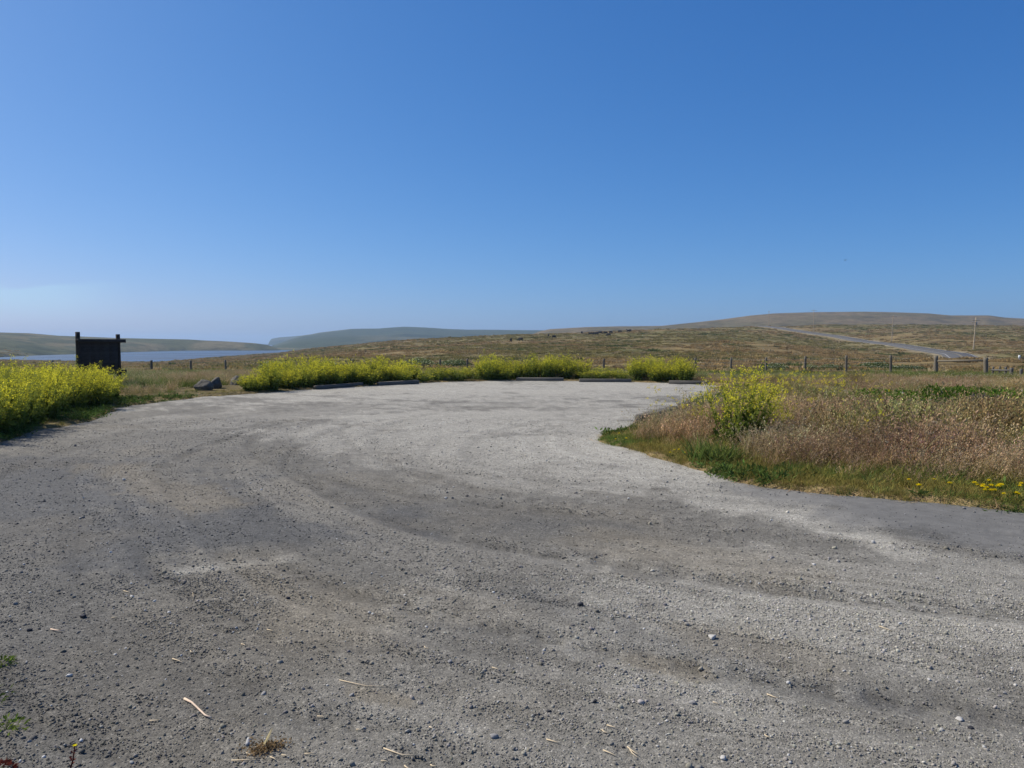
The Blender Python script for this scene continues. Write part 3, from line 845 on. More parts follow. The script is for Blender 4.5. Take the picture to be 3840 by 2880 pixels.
def sample(n, x0, x1, y0, y1, pred):
    x = rng.uniform(x0, x1, n); y = rng.uniform(y0, y1, n)
    r_ = np.hypot(x, y); ok = (y > 1.0) & (np.abs(x / np.maximum(y, 1)) < np.where(y < 32, 1.05, .84))
    x, y = x[ok], y[ok]
    k_ = pred(x, y, lot_sd(x, y)); return x[k_], y[k_]
def put(name, var, x, y, h, tint, mat, label, cat, turn=6.28):
    n_ = len(x)
    rot_ = np.stack([rng.normal(0, .1, n_), rng.normal(0, .1, n_), (rng.random(n_) - .5) * turn], 1)
    s_ = np.stack([h * rng.uniform(.9, 1.25, n_), h * rng.uniform(.9, 1.25, n_), h], 1)
    return stuff(name, var, np.stack([x, y, H(x, y) - .015], 1), rot_, s_, tint, mat, label, cat)
def jit(n, base, s=.18):
    return np.clip(np.array(base) * rng.lognormal(0, s, (n, 1)) * rng.normal(1, .05, (n, 3)), .0, 3)
ISL = lambda x, y: (x > 1.0) & (y > 4.5) & (y < 31) & (x > (y - 10) * .29 - .3 )

SHR = [(838, 397, .75), (883, 397, 1.15), (915, 404, 1.2), (945, 402, 1.0), (955, 412, .8), (1002, 403, 1.1), (1022, 399, 1.0), (965, 391, 1.1), (930, 411, .9), (1012, 412, .8)]
SHRX = np.array([(*G(u_, v_ + 15)[:2], s_) for u_, v_, s_ in SHR] + [(*G(733, 457)[:2], .45), (*G(733, 450)[:2], .5), (*G(650, 424)[:2], .55), (*G(668, 420)[:2], .5), (*G(690, 412)[:2], .5), (*G(655, 434)[:2], .6), (*G(676, 428)[:2], .6), (*G(695, 420)[:2], .5)])
def clear(x, y, f=.85):
    ok = np.ones(len(x), bool)
    for a_, b_, s_ in SHRX: ok &= np.hypot(x - a_, y - b_) > f * s_
    return ok
# green strip along the edges
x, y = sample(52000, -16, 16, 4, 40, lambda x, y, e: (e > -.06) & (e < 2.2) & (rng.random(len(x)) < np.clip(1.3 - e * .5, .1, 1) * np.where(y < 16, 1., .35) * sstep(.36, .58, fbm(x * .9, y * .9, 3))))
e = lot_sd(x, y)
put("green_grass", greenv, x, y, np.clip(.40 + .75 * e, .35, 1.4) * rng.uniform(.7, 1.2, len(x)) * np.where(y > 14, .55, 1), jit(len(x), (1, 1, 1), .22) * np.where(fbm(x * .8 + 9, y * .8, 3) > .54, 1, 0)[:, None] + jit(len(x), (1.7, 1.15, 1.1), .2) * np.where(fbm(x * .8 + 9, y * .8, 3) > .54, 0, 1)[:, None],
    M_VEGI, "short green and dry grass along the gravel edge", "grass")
x, y = sample(26000, -16, 12, 4, 22, lambda x, y, e: (e > .03) & (e < 1.9) & (fbm(x * 1.1 + 3, y * 1.1, 3) > .46))
put("broadleaf_weeds", broadv, x, y, rng.uniform(.6, 1.4, len(x)), jit(len(x), (1, 1, 1), .25), M_VEGI, "low broad-leaved green weeds along the gravel edge", "weeds")
x, y = sample(70000, 0, 15, 4.5, 16, lambda x, y, e: (e > -.10 + .25 * fbm(x * 2.2, y * 2.2, 2)) & (e < 1.6) & (rng.random(len(x)) < np.clip(1.2 - e * .5, .2, 1) * (.25 + 1.2 * sstep(.35, .6, fbm(x * 1.6 + 5, y * 1.6, 3)))))
e = lot_sd(x, y); f_ = fbm(x * 1.0 + 2, y * 1.0 + 33, 3)
put("short_grass", greenv, x, y, np.clip(.30 + .5 * e, .28, .95) * rng.uniform(.6, 1.2, len(x)), jit(len(x), (1, 1, 1), .25) * np.where(f_[:, None] > .55, (1.0, 1.15, .95), np.where(f_[:, None] > .47, (1.7, 1.35, 1.3), (2.2, 1.4, 1.5))), M_VEGI, "short mixed green and straw turf along the island front", "grass")
x, y = sample(9000, -14, 12, 4.5, 24, lambda x, y, e: (e > -.7) & (e < .05) & (rng.random(len(x)) < .5 * np.exp(e * 4)) & (fbm(x * 2.0 + 15, y * 2.0, 2) > .55))
put("stray_tufts", greenv + broadv, x, y, rng.uniform(.2, .55, len(x)), jit(len(x), (1.5, 1.2, 1.0), .3), M_VEGI, "stray small tufts rooting in the gravel margin", "weeds")
# straw litter
x, y = sample(60000, -12, 12, 4, 30, lambda x, y, e: (np.abs(e - .05) < .22) & ((x > 0) | (rng.random(len(x)) < .25)) & (fbm(x * .7, y * .7 + 5, 2) > .42))
put("straw_litter", litterv, x, y, rng.uniform(.6, 1.2, len(x)), jit(len(x), (.85, .75, .68), .3), M_STRAWI, "dry straw litter lying on the gravel edge", "straw")
# tall dry grass of the island and the back verge
x, y = sample(76000, -2, 25, 5, 31, lambda x, y, e: (e > .0 + 1.25 * fbm(x * .9 + 77, y * .9, 3)) & ISL(x, y) & clear(x, y) & (fbm(x * 1.25 + 8, y * 1.25, 3) > .43) & (rng.random(len(x)) < np.clip((e - .2) * .9, .1, 1) * .85) & (rng.random(len(x)) < np.where(y > 14, .6, 1.)))
e = lot_sd(x, y); f_ = fbm(x * .55 + 4, y * .55, 3); g_ = fbm(x * 1.3 + 90, y * 1.3, 2)
hh = np.interp(y, [0, 12, 18, 24, 31], [1, 1, .85, .52, .45]) * np.clip(.42 + .24 * e, .42, 1.05) * rng.uniform(.55, 1.2, len(x)) * np.clip(.2 + 1.6 * fbm(x * 1.0 + 60, y * 1.0, 3), .4, 1.5)
tt = np.where(f_[:, None] > .58, (.98, .84, .82), np.where(f_[:, None] > .48, (1.02, .98, .80), np.where(f_[:, None] > .40, (.70, .62, .46), (.62, .74, .44))))
tt = tt * np.where(g_[:, None] > .62, .72, 1.06)
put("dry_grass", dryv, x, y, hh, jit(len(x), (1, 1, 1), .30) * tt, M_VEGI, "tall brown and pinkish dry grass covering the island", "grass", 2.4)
x, y = sample(17000, 2, 22, 5, 28, lambda x, y, e: (e > .8) & ISL(x, y) & clear(x, y) & (y < 19) & (fbm(x * .6 + 14, y * .6, 3) > .50))
put("straw_grass", strawv, x, y, rng.uniform(.45, 1.0, len(x)), jit(len(x), (1, 1, 1), .25), M_VEGI, "pale straw-coloured grass standing on the island", "grass", 2.0)
x, y = sample(16000, 1, 16, 5, 20, lambda x, y, e: (e > .3) & (e < 5) & ISL(x, y) & clear(x, y) & (fbm(x * .9 + 44, y * .9, 3) > .54))
put("green_tufts", greenv, x, y, rng.uniform(1.0, 2.3, len(x)), jit(len(x), (1.0, 1.0, .9), .25), M_VEGI, "green grass tufts among the dry island grass", "grass")
# verge between the back edge and the fence
BV = lambda x, y: ~ISL(x, y) & (y > 11)
x, y = sample(46000, -42, 46, 11, 62, lambda x, y, e: (e > np.where((x < -4) & (y < 33), 1.7, .35)) & BV(x, y) & (np.hypot((x + 10.1) / 1.25, y - 25.6) > 1.9) & (rng.random(len(x)) < np.clip(1.2 - (y - 25) / 60, .25, 1)))
f_ = fbm(x * .35 + 40, y * .35, 3)
put("verge_grass", dryv + strawv, x, y, rng.uniform(.35, .8, len(x)) * np.clip(.5 + .25 * lot_sd(x, y), .5, 1) * np.where(y > 38, .72, 1) * np.where((x > 7) & (y > 22), .6, 1), jit(len(x), (1, 1, 1), .22) * np.where(f_[:, None] > .52, (.62, .85, .6), (1.0, .95, .9)), M_VEGI, "mixed dry and green grass between the lot and the wire fence", "grass")
x, y = sample(15000, -42, 46, 13, 58, lambda x, y, e: (e > np.where((x < -4) & (y < 34), 3.2, .3)) & BV(x, y) & (fbm(x * .3 + 7, y * .3, 3) > .47))
put("verge_green_grass", greenv, x, y, rng.uniform(.9, 1.9, len(x)), jit(len(x), (1.05, 1.0, .9), .25), M_VEGI, "green tufts among the dry verge grass before the fence", "grass")
# field tussocks beyond
n = 72000
d_ = 46 * (600 / 46) ** (rng.random(n) ** .8); x = d_ * rng.uniform(-.76, .76, n)
k_ = (fbm(x / 9, d_ / 9 + 3, 4) > .44)
x, d_ = x[k_], d_[k_]
hz, zn, u_, dd_, rd_ = H(x, d_, comp=True)
k_ = (rd_ > 5.5) & ((rd_ > 10) | (rng.random(len(x)) < .5)) & (hz > WATER + .25)
x, d_, hz = x[k_], d_[k_], hz[k_]
f1 = fbm(x / 45, d_ / 45 + 40, 4); f2 = fbm(x / 14 + 31, d_ / 14 + 7, 4)
tc = np.tile((.29, .21, .10), (len(x), 1)); tc = lerp(tc, (.22, .188, .072), sstep(.44, .6, f1)); tc = lerp(tc, (.10, .12, .042), sstep(.60, .72, f2))
rr_ = rng.random(len(x)); tc[rr_ < .18] = (.32, .26, .15); tc[(rr_ > .18) & (rr_ < .24)] = (.14, .138, .055)
hs = rng.lognormal(0, .3, len(x)) * np.interp(d_, [46, 120, 600], [.5, .7, 1.25])
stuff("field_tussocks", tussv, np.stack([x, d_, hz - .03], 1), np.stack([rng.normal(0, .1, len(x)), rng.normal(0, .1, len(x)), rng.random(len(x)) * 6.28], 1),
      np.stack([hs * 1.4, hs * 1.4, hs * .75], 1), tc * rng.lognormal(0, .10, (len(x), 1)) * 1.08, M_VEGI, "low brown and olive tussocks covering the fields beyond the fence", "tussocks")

# ------------------------------------------------------------------ mustard bushes
def mustard(h, R, ns, yel, leafy=1.0, fs=.024):
    fo, bl = VM(), VM()
    a = rng.random(ns) * 6.28; r_ = R * np.sqrt(rng.random(ns))
    top = np.column_stack([r_ * np.cos(a), r_ * np.sin(a), h * (1 - .32 * (r_ / R) ** 2) * rng.uniform(.66, 1.1, ns)])
    base = np.column_stack([top[:, :2] * .3 + rng.normal(0, .03, (ns, 2)), np.full(ns, -.03)])
    dv = top - base; L = np.linalg.norm(dv, axis=1)
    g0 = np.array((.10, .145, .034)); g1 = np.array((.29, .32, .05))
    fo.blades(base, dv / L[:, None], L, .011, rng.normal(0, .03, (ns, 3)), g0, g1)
    kl = int(26 * leafy)
    t = rng.random((ns, kl)) ** .8 * .82
    pp = (base[:, None] + dv[:, None] * t[..., None]).reshape(-1, 3); t = t.ravel()
    sz = (.13 * (1 - t) + .035) * rng.uniform(.6, 1.2, len(t))
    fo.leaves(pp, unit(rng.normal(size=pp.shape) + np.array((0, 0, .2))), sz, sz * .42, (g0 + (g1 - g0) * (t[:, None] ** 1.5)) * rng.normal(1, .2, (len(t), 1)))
    kb = 7
    tb = rng.uniform(.55, 1, (ns, kb))
    bb = (base[:, None] + dv[:, None] * tb[..., None]).reshape(-1, 3)
    bd = unit(np.repeat(dv / L[:, None], kb, 0) + rng.normal(0, .45, bb.shape) + np.array((0, 0, .25)))
    bl_ = rng.uniform(.10, .24, len(bb)) * h
    fo.blades(bb, bd, bl_, .006, rng.normal(0, .01, bb.shape), g1 * .8, g1 * 1.1)
    tips = bb + bd * bl_[:, None]
    kf = 8; yes = rng.random(len(tips)) < yel
    tp = np.repeat(tips, kf, 0); yf = np.repeat(yes, kf)
    pf = tp + rng.normal(0, .018, tp.shape) - np.repeat(bd, kf, 0) * rng.random((len(tp), 1)) * .05
    dl = unit(rng.normal(size=pf.shape))
    bl.leaves(pf[yf], dl[yf], fs, fs * .85, np.array((.76, .69, .06)) * rng.normal(1, .12, (yf.sum(), 1)))
    fo.leaves(pf[~yf], dl[~yf], .03, .012, np.array((.235, .25, .055)) * rng.normal(1, .15, ((~yf).sum(), 1)))
    return fo.mesh("mustard_foliage", M_VEG), bl.mesh("mustard_blossom", M_VEG)
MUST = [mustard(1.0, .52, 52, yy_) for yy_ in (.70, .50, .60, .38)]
MUSTP = [mustard(1.0, .50, 30, .35, .8) for _ in range(2)]
def place_must(pr, x, y, s, sz, label, group, name="mustard_bush"):
    if pr in MUST and group:
        q = ('tall' if sz > 1.0 else 'short' if sz < .78 else 'mid-height') + ' ' + ('densely flowering', 'half flowering', 'well flowering', 'thinly flowering')[MUST.index(pr)]
        label = q + ' ' + label
    e_ = bpy.data.objects.new(name, None); e_.empty_display_size = .2; COL.objects.link(e_)
    e_.location = (x, y, Hp(x, y) - .01); e_.rotation_euler = (0, 0, random.random() * 6.28); e_.scale = (s, s, sz)
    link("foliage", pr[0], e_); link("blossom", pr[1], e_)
    return tag(e_, label, "mustard bush", group)
# big stand on the left
front = [(-8.45, 12.1), (-8.95, 14.5), (-9.65, 17), (-10.3, 19.3), (-11.4, 21.6), (-12.7, 23)]
pts = []
tries = 0
while tries < 5000 and len(pts) < 118:
    tries += 1
    yy = random.uniform(11.4, 27); xf = np.interp(yy, [p_[1] for p_ in front], [p_[0] for p_ in front])
    xx = xf - random.uniform(.1, 9)
    if xx < -.80 * yy: continue
    if math.hypot(xx + 14.2, yy - 26) < 1.4 or (yy > 24.3): continue
    if all((xx - q[0]) ** 2 + (yy - q[1]) ** 2 > .62 ** 2 for q in pts):
        pts.append((xx, yy))
for xx, yy in pts:
    d_ = np.interp(yy, [11, 16, 20, 22, 25], [1.14, 1.06, .86, .74, .6])
    place_must(random.choice(MUST), xx, yy, random.uniform(.9, 1.15), d_ * random.uniform(.72, 1.08), "mustard bush " + ("at the gravel edge" if lot_sd(np.array([xx]), np.array([yy]))[0] < 1.6 else "deep") + " in the stand by the notice board", "mustard bushes by the notice board")
# row behind the wheel stops
def back_edge(u): return np.interp(u, [204, 259, 315, 380, 444, 514, 569, 630, 685, 716], [397, 393, 389, 385.3, 382, 380.5, 380.7, 382, 383.6, 385.5])
for u0, u1, h_, pool, rowsn, lab, grp in [
        (247, 262, .78, MUSTP[:1] + MUST[:1], 2, "loose pale mustard bush behind the boulders", "pale mustard bushes behind the boulders"),
        (266, 415, .98, MUST, 3, "mustard bush behind the two dark wheel stops", "mustard bushes behind the left wheel stops"),
        (421, 480, .62, MUSTP, 2, "sparse greenish mustard bush between the yellow banks", "sparse mustard bushes between the yellow banks"),
        (482, 580, .98, MUST, 3, "mustard bush behind the pale middle wheel stop", "mustard bushes behind the middle wheel stops"),
        (586, 630, .60, MUSTP, 2, "pale green mustard bush beside the gap in the yellow bank", "pale mustard bushes beside the gap"),
        (634, 700, .86, MUST[:2] + MUSTP[:1], 3, "mustard bush behind the half-hidden right wheel stop", "mustard bushes behind the right wheel stop")]:
    for k_ in range(rowsn):
        u_ = u0 + random.uniform(0, 8)
        while u_ < u1:
            g_ = G(u_, back_edge(u_)); dd = g_[1] + .75 + k_ * .75 + random.uniform(-.2, .2)
            x_ = (u_ - 512) / F * dd
            tap = min(1, .8 + .05 * min(u_ - u0, u1 - u_))
            place_must(random.choice(pool), x_, dd, random.uniform(.9, 1.2), h_ * tap * random.uniform(.62, 1.12), lab, grp)
            u_ += random.uniform(13, 19) * (1 if k_ < 2 else 1.3)
# airy plant on the tip of the island
big = mustard(1.0, .58, 48, .75, .8, .020)
px_, py_ = G(733, 452)[:2]
o = place_must(big, px_ + .05, py_ + .05, 1.1, 1.14, "airy flowering mustard plant rising above the dry grass at the island tip", None)
for (u_, v_, s_) in [(775, 445, .5), (701, 440, .45), (760, 436, .7)]:
    g_ = G(u_, v_)
    place_must(big, g_[0], g_[1], s_, s_ * 1.1, "small mustard plant beside the airy one at the island tip", "small mustard plants at the island tip")

# ------------------------------------------------------------------ low shrubs
def shrub(n, R, h, c0, c1, ls=.05, top=None):
    vm = VM()
    a = rng.random(n) * 6.28; r_ = R * np.sqrt(rng.random(n)); lump = .75 + .5 * fbm(np.cos(a) * r_ / R * 2.5 + 9, np.sin(a) * r_ / R * 2.5 + rng.random() * 30, 2)
    zt = h * np.sqrt(np.clip(1 - (r_ / R) ** 2, 0, 1)) * lump
    z_ = zt * rng.random(n) ** .35
    p_ = np.column_stack([r_ * np.cos(a), r_ * np.sin(a), z_ - .01])
    d_ = unit(rng.normal(size=(n, 3)) + np.column_stack([np.cos(a) * r_ / R, np.sin(a) * r_ / R, np.full(n, .6)]))
    t = rng.random((n, 1))
    c_ = np.array(c0) * (1 - t) + np.array(c1) * t
    vm.leaves(p_, d_, ls * rng.uniform(.6, 1.4, n), ls * .5, c_)
    m_ = 40
    a = rng.random(m_) * 6.28
    d_ = unit(np.column_stack([np.cos(a) * R, np.sin(a) * R, np.full(m_, h) * rng.uniform(.3, 1.2, m_)]))
    vm.blades(np.column_stack([rng.normal(0, .04, (m_, 2)), np.full(m_, -.02)]), d_, min(R, 1.2 * h) * rng.uniform(.6, 1, m_), .014, rng.normal(0, .03, (m_, 3)), (.09, .07, .05), (.13, .105, .075))
    if top is not None:
        k_ = rng.random(n) < .16
        vm.leaves(p_[k_] + (0, 0, .04), unit(rng.normal(size=(k_.sum(), 3))), ls * .9, ls * .9, top)
    return vm.mesh("shrub", M_VEG)
SHG = [shrub(2600, .8, .42, (.06, .11, .016), (.13, .21, .03), .06) for _ in range(3)]
SHF = [shrub(2200, .9, .55, (.06, .09, .026), (.13, .16, .05), .08, (.42, .44, .25)) for _ in range(3)]
SHD = [shrub(900, .7, .38, (.10, .085, .07), (.20, .17, .14), .07) for _ in range(2)]
def place(name, me, x, y, s, label, cat, group=None, sz=None, dz=-.02, rz=None):
    o = link(name, me, None, (x, y, Hp(x, y) + dz), (0, 0, random.random() * 6.28 if rz is None else rz))
    o.scale = (s, s, sz or s)
    return tag(o, label, cat, group)
for u_, v_, s_ in SHR:
    g_ = G(u_, v_ + 15)
    place("green_shrub", random.choice(SHG), g_[0], g_[1], s_ * 1.2, "low bright green shrub spreading over the dry island grass", "shrub", "green shrubs on the island", s_ * 1.15 * random.uniform(.8, 1.25))
for u_, v_, s_ in [(856, 401, .7), (900, 400, .8), (978, 407, 1.0), (1015, 415, .8)]:
    g_ = G(u_, v_ + 14)
    place("dry_shrub", random.choice(SHD), g_[0], g_[1], s_, "grey-brown leafless shrub between the green island shrubs", "shrub", "dry shrubs on the island", s_ * 1.3)
for fx, fy, s_ in [(2909, 1367, 1.3), (3039, 1365, 1.0), (3118, 1366, 1.1), (3188, 1366, 1.0), (3281, 1360, 1.6), (3330, 1372, 1.2), (3403, 1371, 1.3), (3440, 1385, 1.1), (3250, 1372, 1.0)]:
    x_, y_, z_ = hit(fx / 3.75, fy / 3.75, 38)
    y_ = min(y_, 56); x_ = (fx / 3.75 - 512) / F * y_
    place("flowering_shrub", random.choice(SHF), x_, y_, s_, ("large" if s_ > 1.25 else "small" if s_ < 1.05 else "middling") + " green shrub with cream flower tops along the right wire fence", "shrub", "flowering shrubs along the right fence", s_ * .8)
for fx, fy, s_ in [(1030, 1362, 1.5), (1075, 1358, 1.2), (1010, 1366, 1.0), (1240, 1352, 1.3), (1565, 1340, 1.6), (1700, 1332, 1.5), (1730, 1352, 1.0)]:
    d_ = 52 if fx < 1500 else 75
    x_ = (fx / 3.75 - 512) / F * d_
    place("flowering_shrub", random.choice(SHF), x_, d_, s_ * (1 if fx < 1500 else 1.3), "pale green flowering shrub showing above the yellow mustard bank", "shrub", "pale shrubs above the mustard bank", s_ * .9)

# ------------------------------------------------------------------ cream flower heads on the island
vm = VM(); n = 1
crv = []
for _ in range(4):
    vm = VM()
    hh = rng.uniform(.6, .95)
    vm.blades(np.zeros((1, 3)), np.array([[0, 0, 1.]]), hh, .006, rng.normal(0, .03, (1, 3)), (.15, .15, .06), (.22, .2, .09))
    p_ = np.array([0, 0, hh]) + rng.normal(0, .016, (14, 3)) * np.array((1, 1, .5))
    vm.leaves(p_, unit(rng.normal(size=(14, 3))), .02, .018, (.62, .58, .44))
    crv.append(vm.arrays())
x, y = sample(3600, 4, 20, 9, 34, lambda x, y, e: (e > 1.2) & clear(x, y, 1.0) & (x > 3.2) & (rng.random(len(x)) < np.where(x / y > .5, .9, .22)) & (fbm(x * .5 + 2, y * .5, 3) > .45))
put("cream_flowers", crv, x, y, rng.uniform(.7, 1.05, len(x)) * np.interp(y, [9, 16, 24, 34], [.8, .75, .5, .4]), jit(len(x), (1, .97, .93), .1), M_VEGI, "small cream flower heads scattered through the island grass", "flowers")
yel = []
for _ in range(3):
    vm = VM(); hh = rng.uniform(.6, .8)
    vm.blades(np.zeros((1, 3)), np.array([[0, 0, 1.]]), hh, .005, rng.normal(0, .03, (1, 3)), (.12, .15, .04), (.2, .22, .05))
    p_ = np.array([0, 0, hh]) + rng.normal(0, .014, (10, 3))
    vm.leaves(p_, unit(rng.normal(size=(10, 3))), .018, .016, (.70, .58, .05)); yel.append(vm.arrays())
x, y = sample(2400, 2, 12, 9, 22, lambda x, y, e: (e > .7) & ISL(x, y) & (x / y < .5) & (fbm(x * .8 + 22, y * .8, 3) > .5))
put("yellow_flowers", yel, x, y, rng.uniform(.8, 1.15, len(x)), jit(len(x), (1, 1, 1), .1), M_VEGI, "small yellow flower heads scattered through the island grass", "flowers")

# ------------------------------------------------------------------ single yellow flowers at the edge
def dandelion(petal):
    vm = VM()
    vm.tube([(0, 0, 0), (.006, .003, .04), (.004, 0, .075)], [.0035, .003, .003], (.14, .18, .05), 5)
    for ring, (m_, rr2, tz) in enumerate([(14, .024, .30), (12, .021, .8), (9, .018, 1.8), (5, .016, 5.)]):
        a = np.arange(m_) / m_ * 6.28 + ring
        d_ = unit(np.column_stack([np.cos(a), np.sin(a), np.full(m_, tz)]))
        vm.leaves(np.tile((.004, 0, .072), (m_, 1)), d_, rr2, rr2 * .5, petal)
    a = np.arange(7) / 7 * 6.28
    vm.leaves(np.zeros((7, 3)) + (0, 0, .008), unit(np.column_stack([np.cos(a), np.sin(a), np.full(7, .25)])), .09, .025, (.06, .11, .025))
    return vm.mesh("dandelion", M_VEG)
DY = dandelion((.80, .66, .02)); DO = dandelion((.85, .42, .02))
z8 = [(1197, 1007), (1278, 1077), (1413, 1010), (1557, 1052), (1574, 974), (1653, 962), (1776, 1052), (1805, 1065), (1845, 1078), (1862, 1112), (1882, 990), (1878, 1090), (1898, 1037),
      (1920, 1074), (1917, 1107), (1947, 1113), (1985, 1090), (2008, 1073), (2028, 1136), (2038, 960), (2091, 997), (2145, 1140), (2165, 1142), (2175, 1080), (2192, 1065), (2205, 997), (1852, 1072), (2000, 1076)]
for a, b_ in z8:
    u_, v_ = (2900 + a / 2.353) / 3.75, (1380 + b_ / 2.353) / 3.75
    g_ = G(u_, v_, .085)
    place("dandelion", DY, g_[0], g_[1], random.uniform(1.0, 1.35), "yellow dandelion-like flower in the grass beside the dark asphalt", "flower", "yellow flowers beside the asphalt", dz=.0)
for a, b_ in [(865, 885), (912, 857), (957, 860), (1012, 888), (1360, 882), (1440, 897), (300, 735), (335, 690), (410, 740), (1150, 775)]:
    g_ = G((2200 + a / 2.765) / 3.75, (1380 + b_ / 2.765) / 3.75, .085)
    place("dandelion", DY, g_[0], g_[1], random.uniform(.7, .95), "yellow flower in the short grass at the island tip", "flower", "yellow flowers at the island tip", dz=.0)
for a, b_ in [(375, 578), (400, 590), (430, 592), (360, 573), (415, 583)]:
    g_ = G((2200 + a / 2.765) / 3.75, (1380 + b_ / 2.765) / 3.75, .085)
    place("dandelion", DO, g_[0], g_[1], random.uniform(.8, 1.1), "orange flower at the near end of the island wheel stop", "flower", "orange flowers at the wheel stop", dz=.0)

# arching oat stalks
def oat(L, drop, hs):
    vm = VM(); t = np.linspace(0, 1, 12)
    P_ = np.column_stack([-drop * t ** 2.6, .05 * t, L * (t - .18 * t ** 3)])
    vm.tube(P_, np.linspace(.004, .0018, 12), (.46, .38, .2), 5)
    for k_ in range(9, 12):
        m_ = 9; p_ = P_[k_] + rng.normal(0, .03, (m_, 3)) - np.array((0, 0, .03))
        vm.leaves(p_, unit(rng.normal(0, .4, (m_, 3)) + (-.5, 0, -.8)), .06 * hs, .014 * hs, (.52, .44, .27))
    return vm.mesh("oat_stalk", M_VEG)
OATS = [oat(1.15, .55, 1), oat(1.0, .4, 1), oat(.9, .5, 1)]
for (u_, v_, k_) in [(716, 446, 0), (722, 441, 1), (709, 438, 2), (728, 432, 1), (700, 434, 1), (742, 430, 2), (736, 436, 0)]:
    g_ = G(u_, v_)
    place("oat_stalk", OATS[k_], g_[0], g_[1], random.uniform(.85, 1.05), "arching straw-coloured oat stalk beside the airy mustard plant", "grass stalk", "oat stalks at the island tip", rz=random.uniform(-.5, .5), dz=-.01)

# ------------------------------------------------------------------ wheel stops
def timber(L, h=.15, w=.17):
    vm = VM(); n = 7
    for i in range(1):
        vm.box((0, 0, h / 2 - .02), L, w, h, (1, 1, 1), jit=.006, bev=.015)
    vm2 = VM()
    return vm.mesh("timber", M_TIMBER)
stops = [((1180, 1460), (1356, 1447)), ((1416, 1445.5), (1567, 1438.5)), ((1662, 1430.5), (1782, 1422)), ((1936, 1427), (2114, 1428)), ((2172, 1431.5), (2369, 1433)), ((2510, 1439), (2662, 1442))]
labs = ["dark timber wheel stop before the tall mustard, closest to the boulders", "dark timber wheel stop before the end of the tall left mustard bank",
        "short timber wheel stop before the sparse greenish grass gap", "pale grey timber wheel stop before the brightest middle mustard bushes",
        "pale grey timber wheel stop before the gap in the mustard bank", "timber wheel stop half hidden by straw grass on the far right"]
for ((x0, y0), (x1, y1)), lb in zip(stops, labs):
    a = G(x0 / 3.75, y0 / 3.75); b_ = G(x1 / 3.75, y1 / 3.75); c_ = (a + b_) / 2; v_ = b_ - a
    o = link("wheel_stop", timber(np.linalg.norm(v_[:2])), None, (c_[0], c_[1] + .05, .0), (0, 0, math.atan2(v_[1], v_[0])))
    tag(o, lb, "wheel stop", "timber wheel stops around the lot")
for (p0, p1, lb) in [((640, 425.5), (677, 415.2), "weathered timber wheel stop at the island tip with orange flowers at its end"), ((682, 413.0), (703, 404.5), "timber wheel stop sunk in weeds behind the island tip one")]:
    a = G(*p0); b_ = G(*p1); c_ = (a + b_) / 2; v_ = b_ - a
    o = link("wheel_stop", timber(np.linalg.norm(v_[:2]), .18, .22), None, (c_[0], c_[1], .05), (0, 0, math.atan2(v_[1], v_[0])))
    tag(o, lb, "wheel stop", "timber wheel stops around the lot")

# ------------------------------------------------------------------ boulders
M_ROCK, nt, b = base_mat("boulder_stone")
tcn = N(nt, "ShaderNodeTexCoord").outputs["Object"]
n1 = noise(nt, tcn, 4, 6, .7); n2 = noise(nt, tcn, 14, 4)
cc = ramp(nt, n1, [(.3, (.06, .054, .044)), (.55, (.115, .104, .085)), (.75, (.25, .228, .185))])
nt.links.new(mixc(nt, math_n(nt, 'MULTIPLY', n2, .4), cc, (.12, .12, .11)), b.inputs["Base Color"])
nt.links.new(bump(nt, n1, .06), b.inputs["Normal"])
for (u_, v_, w_, h_, sd_, rz_, lb) in [(199.8, 392.6, .52, .29, 5, .3, "rounded grey boulder lying lowest in the group by the gravel"), (214.3, 390.6, .46, .31, 21, 1.2, "pointed grey boulder leaning against the rounded one"), (234.0, 387.0, .52, .31, 13, 2.0, "flat-topped grey boulder before the pale mustard bushes")]:
    V, T = rock(3, sd_, 16, (w_ * .60, w_ * .50, h_ * .85), .022)
    V[:, 2] = np.maximum(V[:, 2], -h_ * .35)
    g_ = G(u_, v_)
    o = link("boulder", new_mesh("boulder", V, T, None, [M_ROCK]), None, (g_[0], g_[1] + .22, Hp(g_[0], g_[1] + .22) + h_ * .26), (0, 0, rz_))
    tag(o, lb, "boulder", "boulders by the gravel")

# ------------------------------------------------------------------ notice board
def logpost(r0, r1, h, seg=10, k=12):
    vm = VM(); z_ = np.linspace(-.4, h, seg)
    P_ = np.column_stack([rng.normal(0, .003, seg), rng.normal(0, .003, seg), z_])
    vm.tube(P_, np.linspace(r0, r1, seg) * rng.normal(1, .015, seg), (1, 1, 1), k)
    return vm
bl_ = W(78.8, 372, 25.0); br_ = W(119.0, 374, 27.3)
L2 = np.array([bl_[0], bl_[1]]); R2 = np.array([br_[0], br_[1]])
bd = R2 - L2; BL = np.linalg.norm(bd); ang = math.atan2(bd[1], bd[0])
gz = Hp(*((L2 + R2) / 2))
board = bpy.data.objects.new("notice_board", None); COL.objects.link(board)
board.location = ((L2 + R2)[0] / 2, (L2 + R2)[1] / 2, gz); board.rotation_euler = (0, 0, ang)
tag(board, "dark wooden notice board on two log posts behind the mustard", "notice board")
for sx, ht in ((-1, 1.95 - gz), (1, 1.90 - gz)):
    link("post", logpost(.075, .07, ht).mesh("post", M_DARKWOOD), board, (sx * BL / 2, 0, 0))
for zc, nm in ((1.66 - gz, "top_rail"), (.56 - gz, "bottom_rail")):
    vm = VM(); vm.box((0, 0, 0), BL + .46, .10, .125, (1, 1, 1), jit=.004)
    link(nm, vm.mesh(nm, M_DARKWOOD), board, (0, -.115, zc))
npl = 4
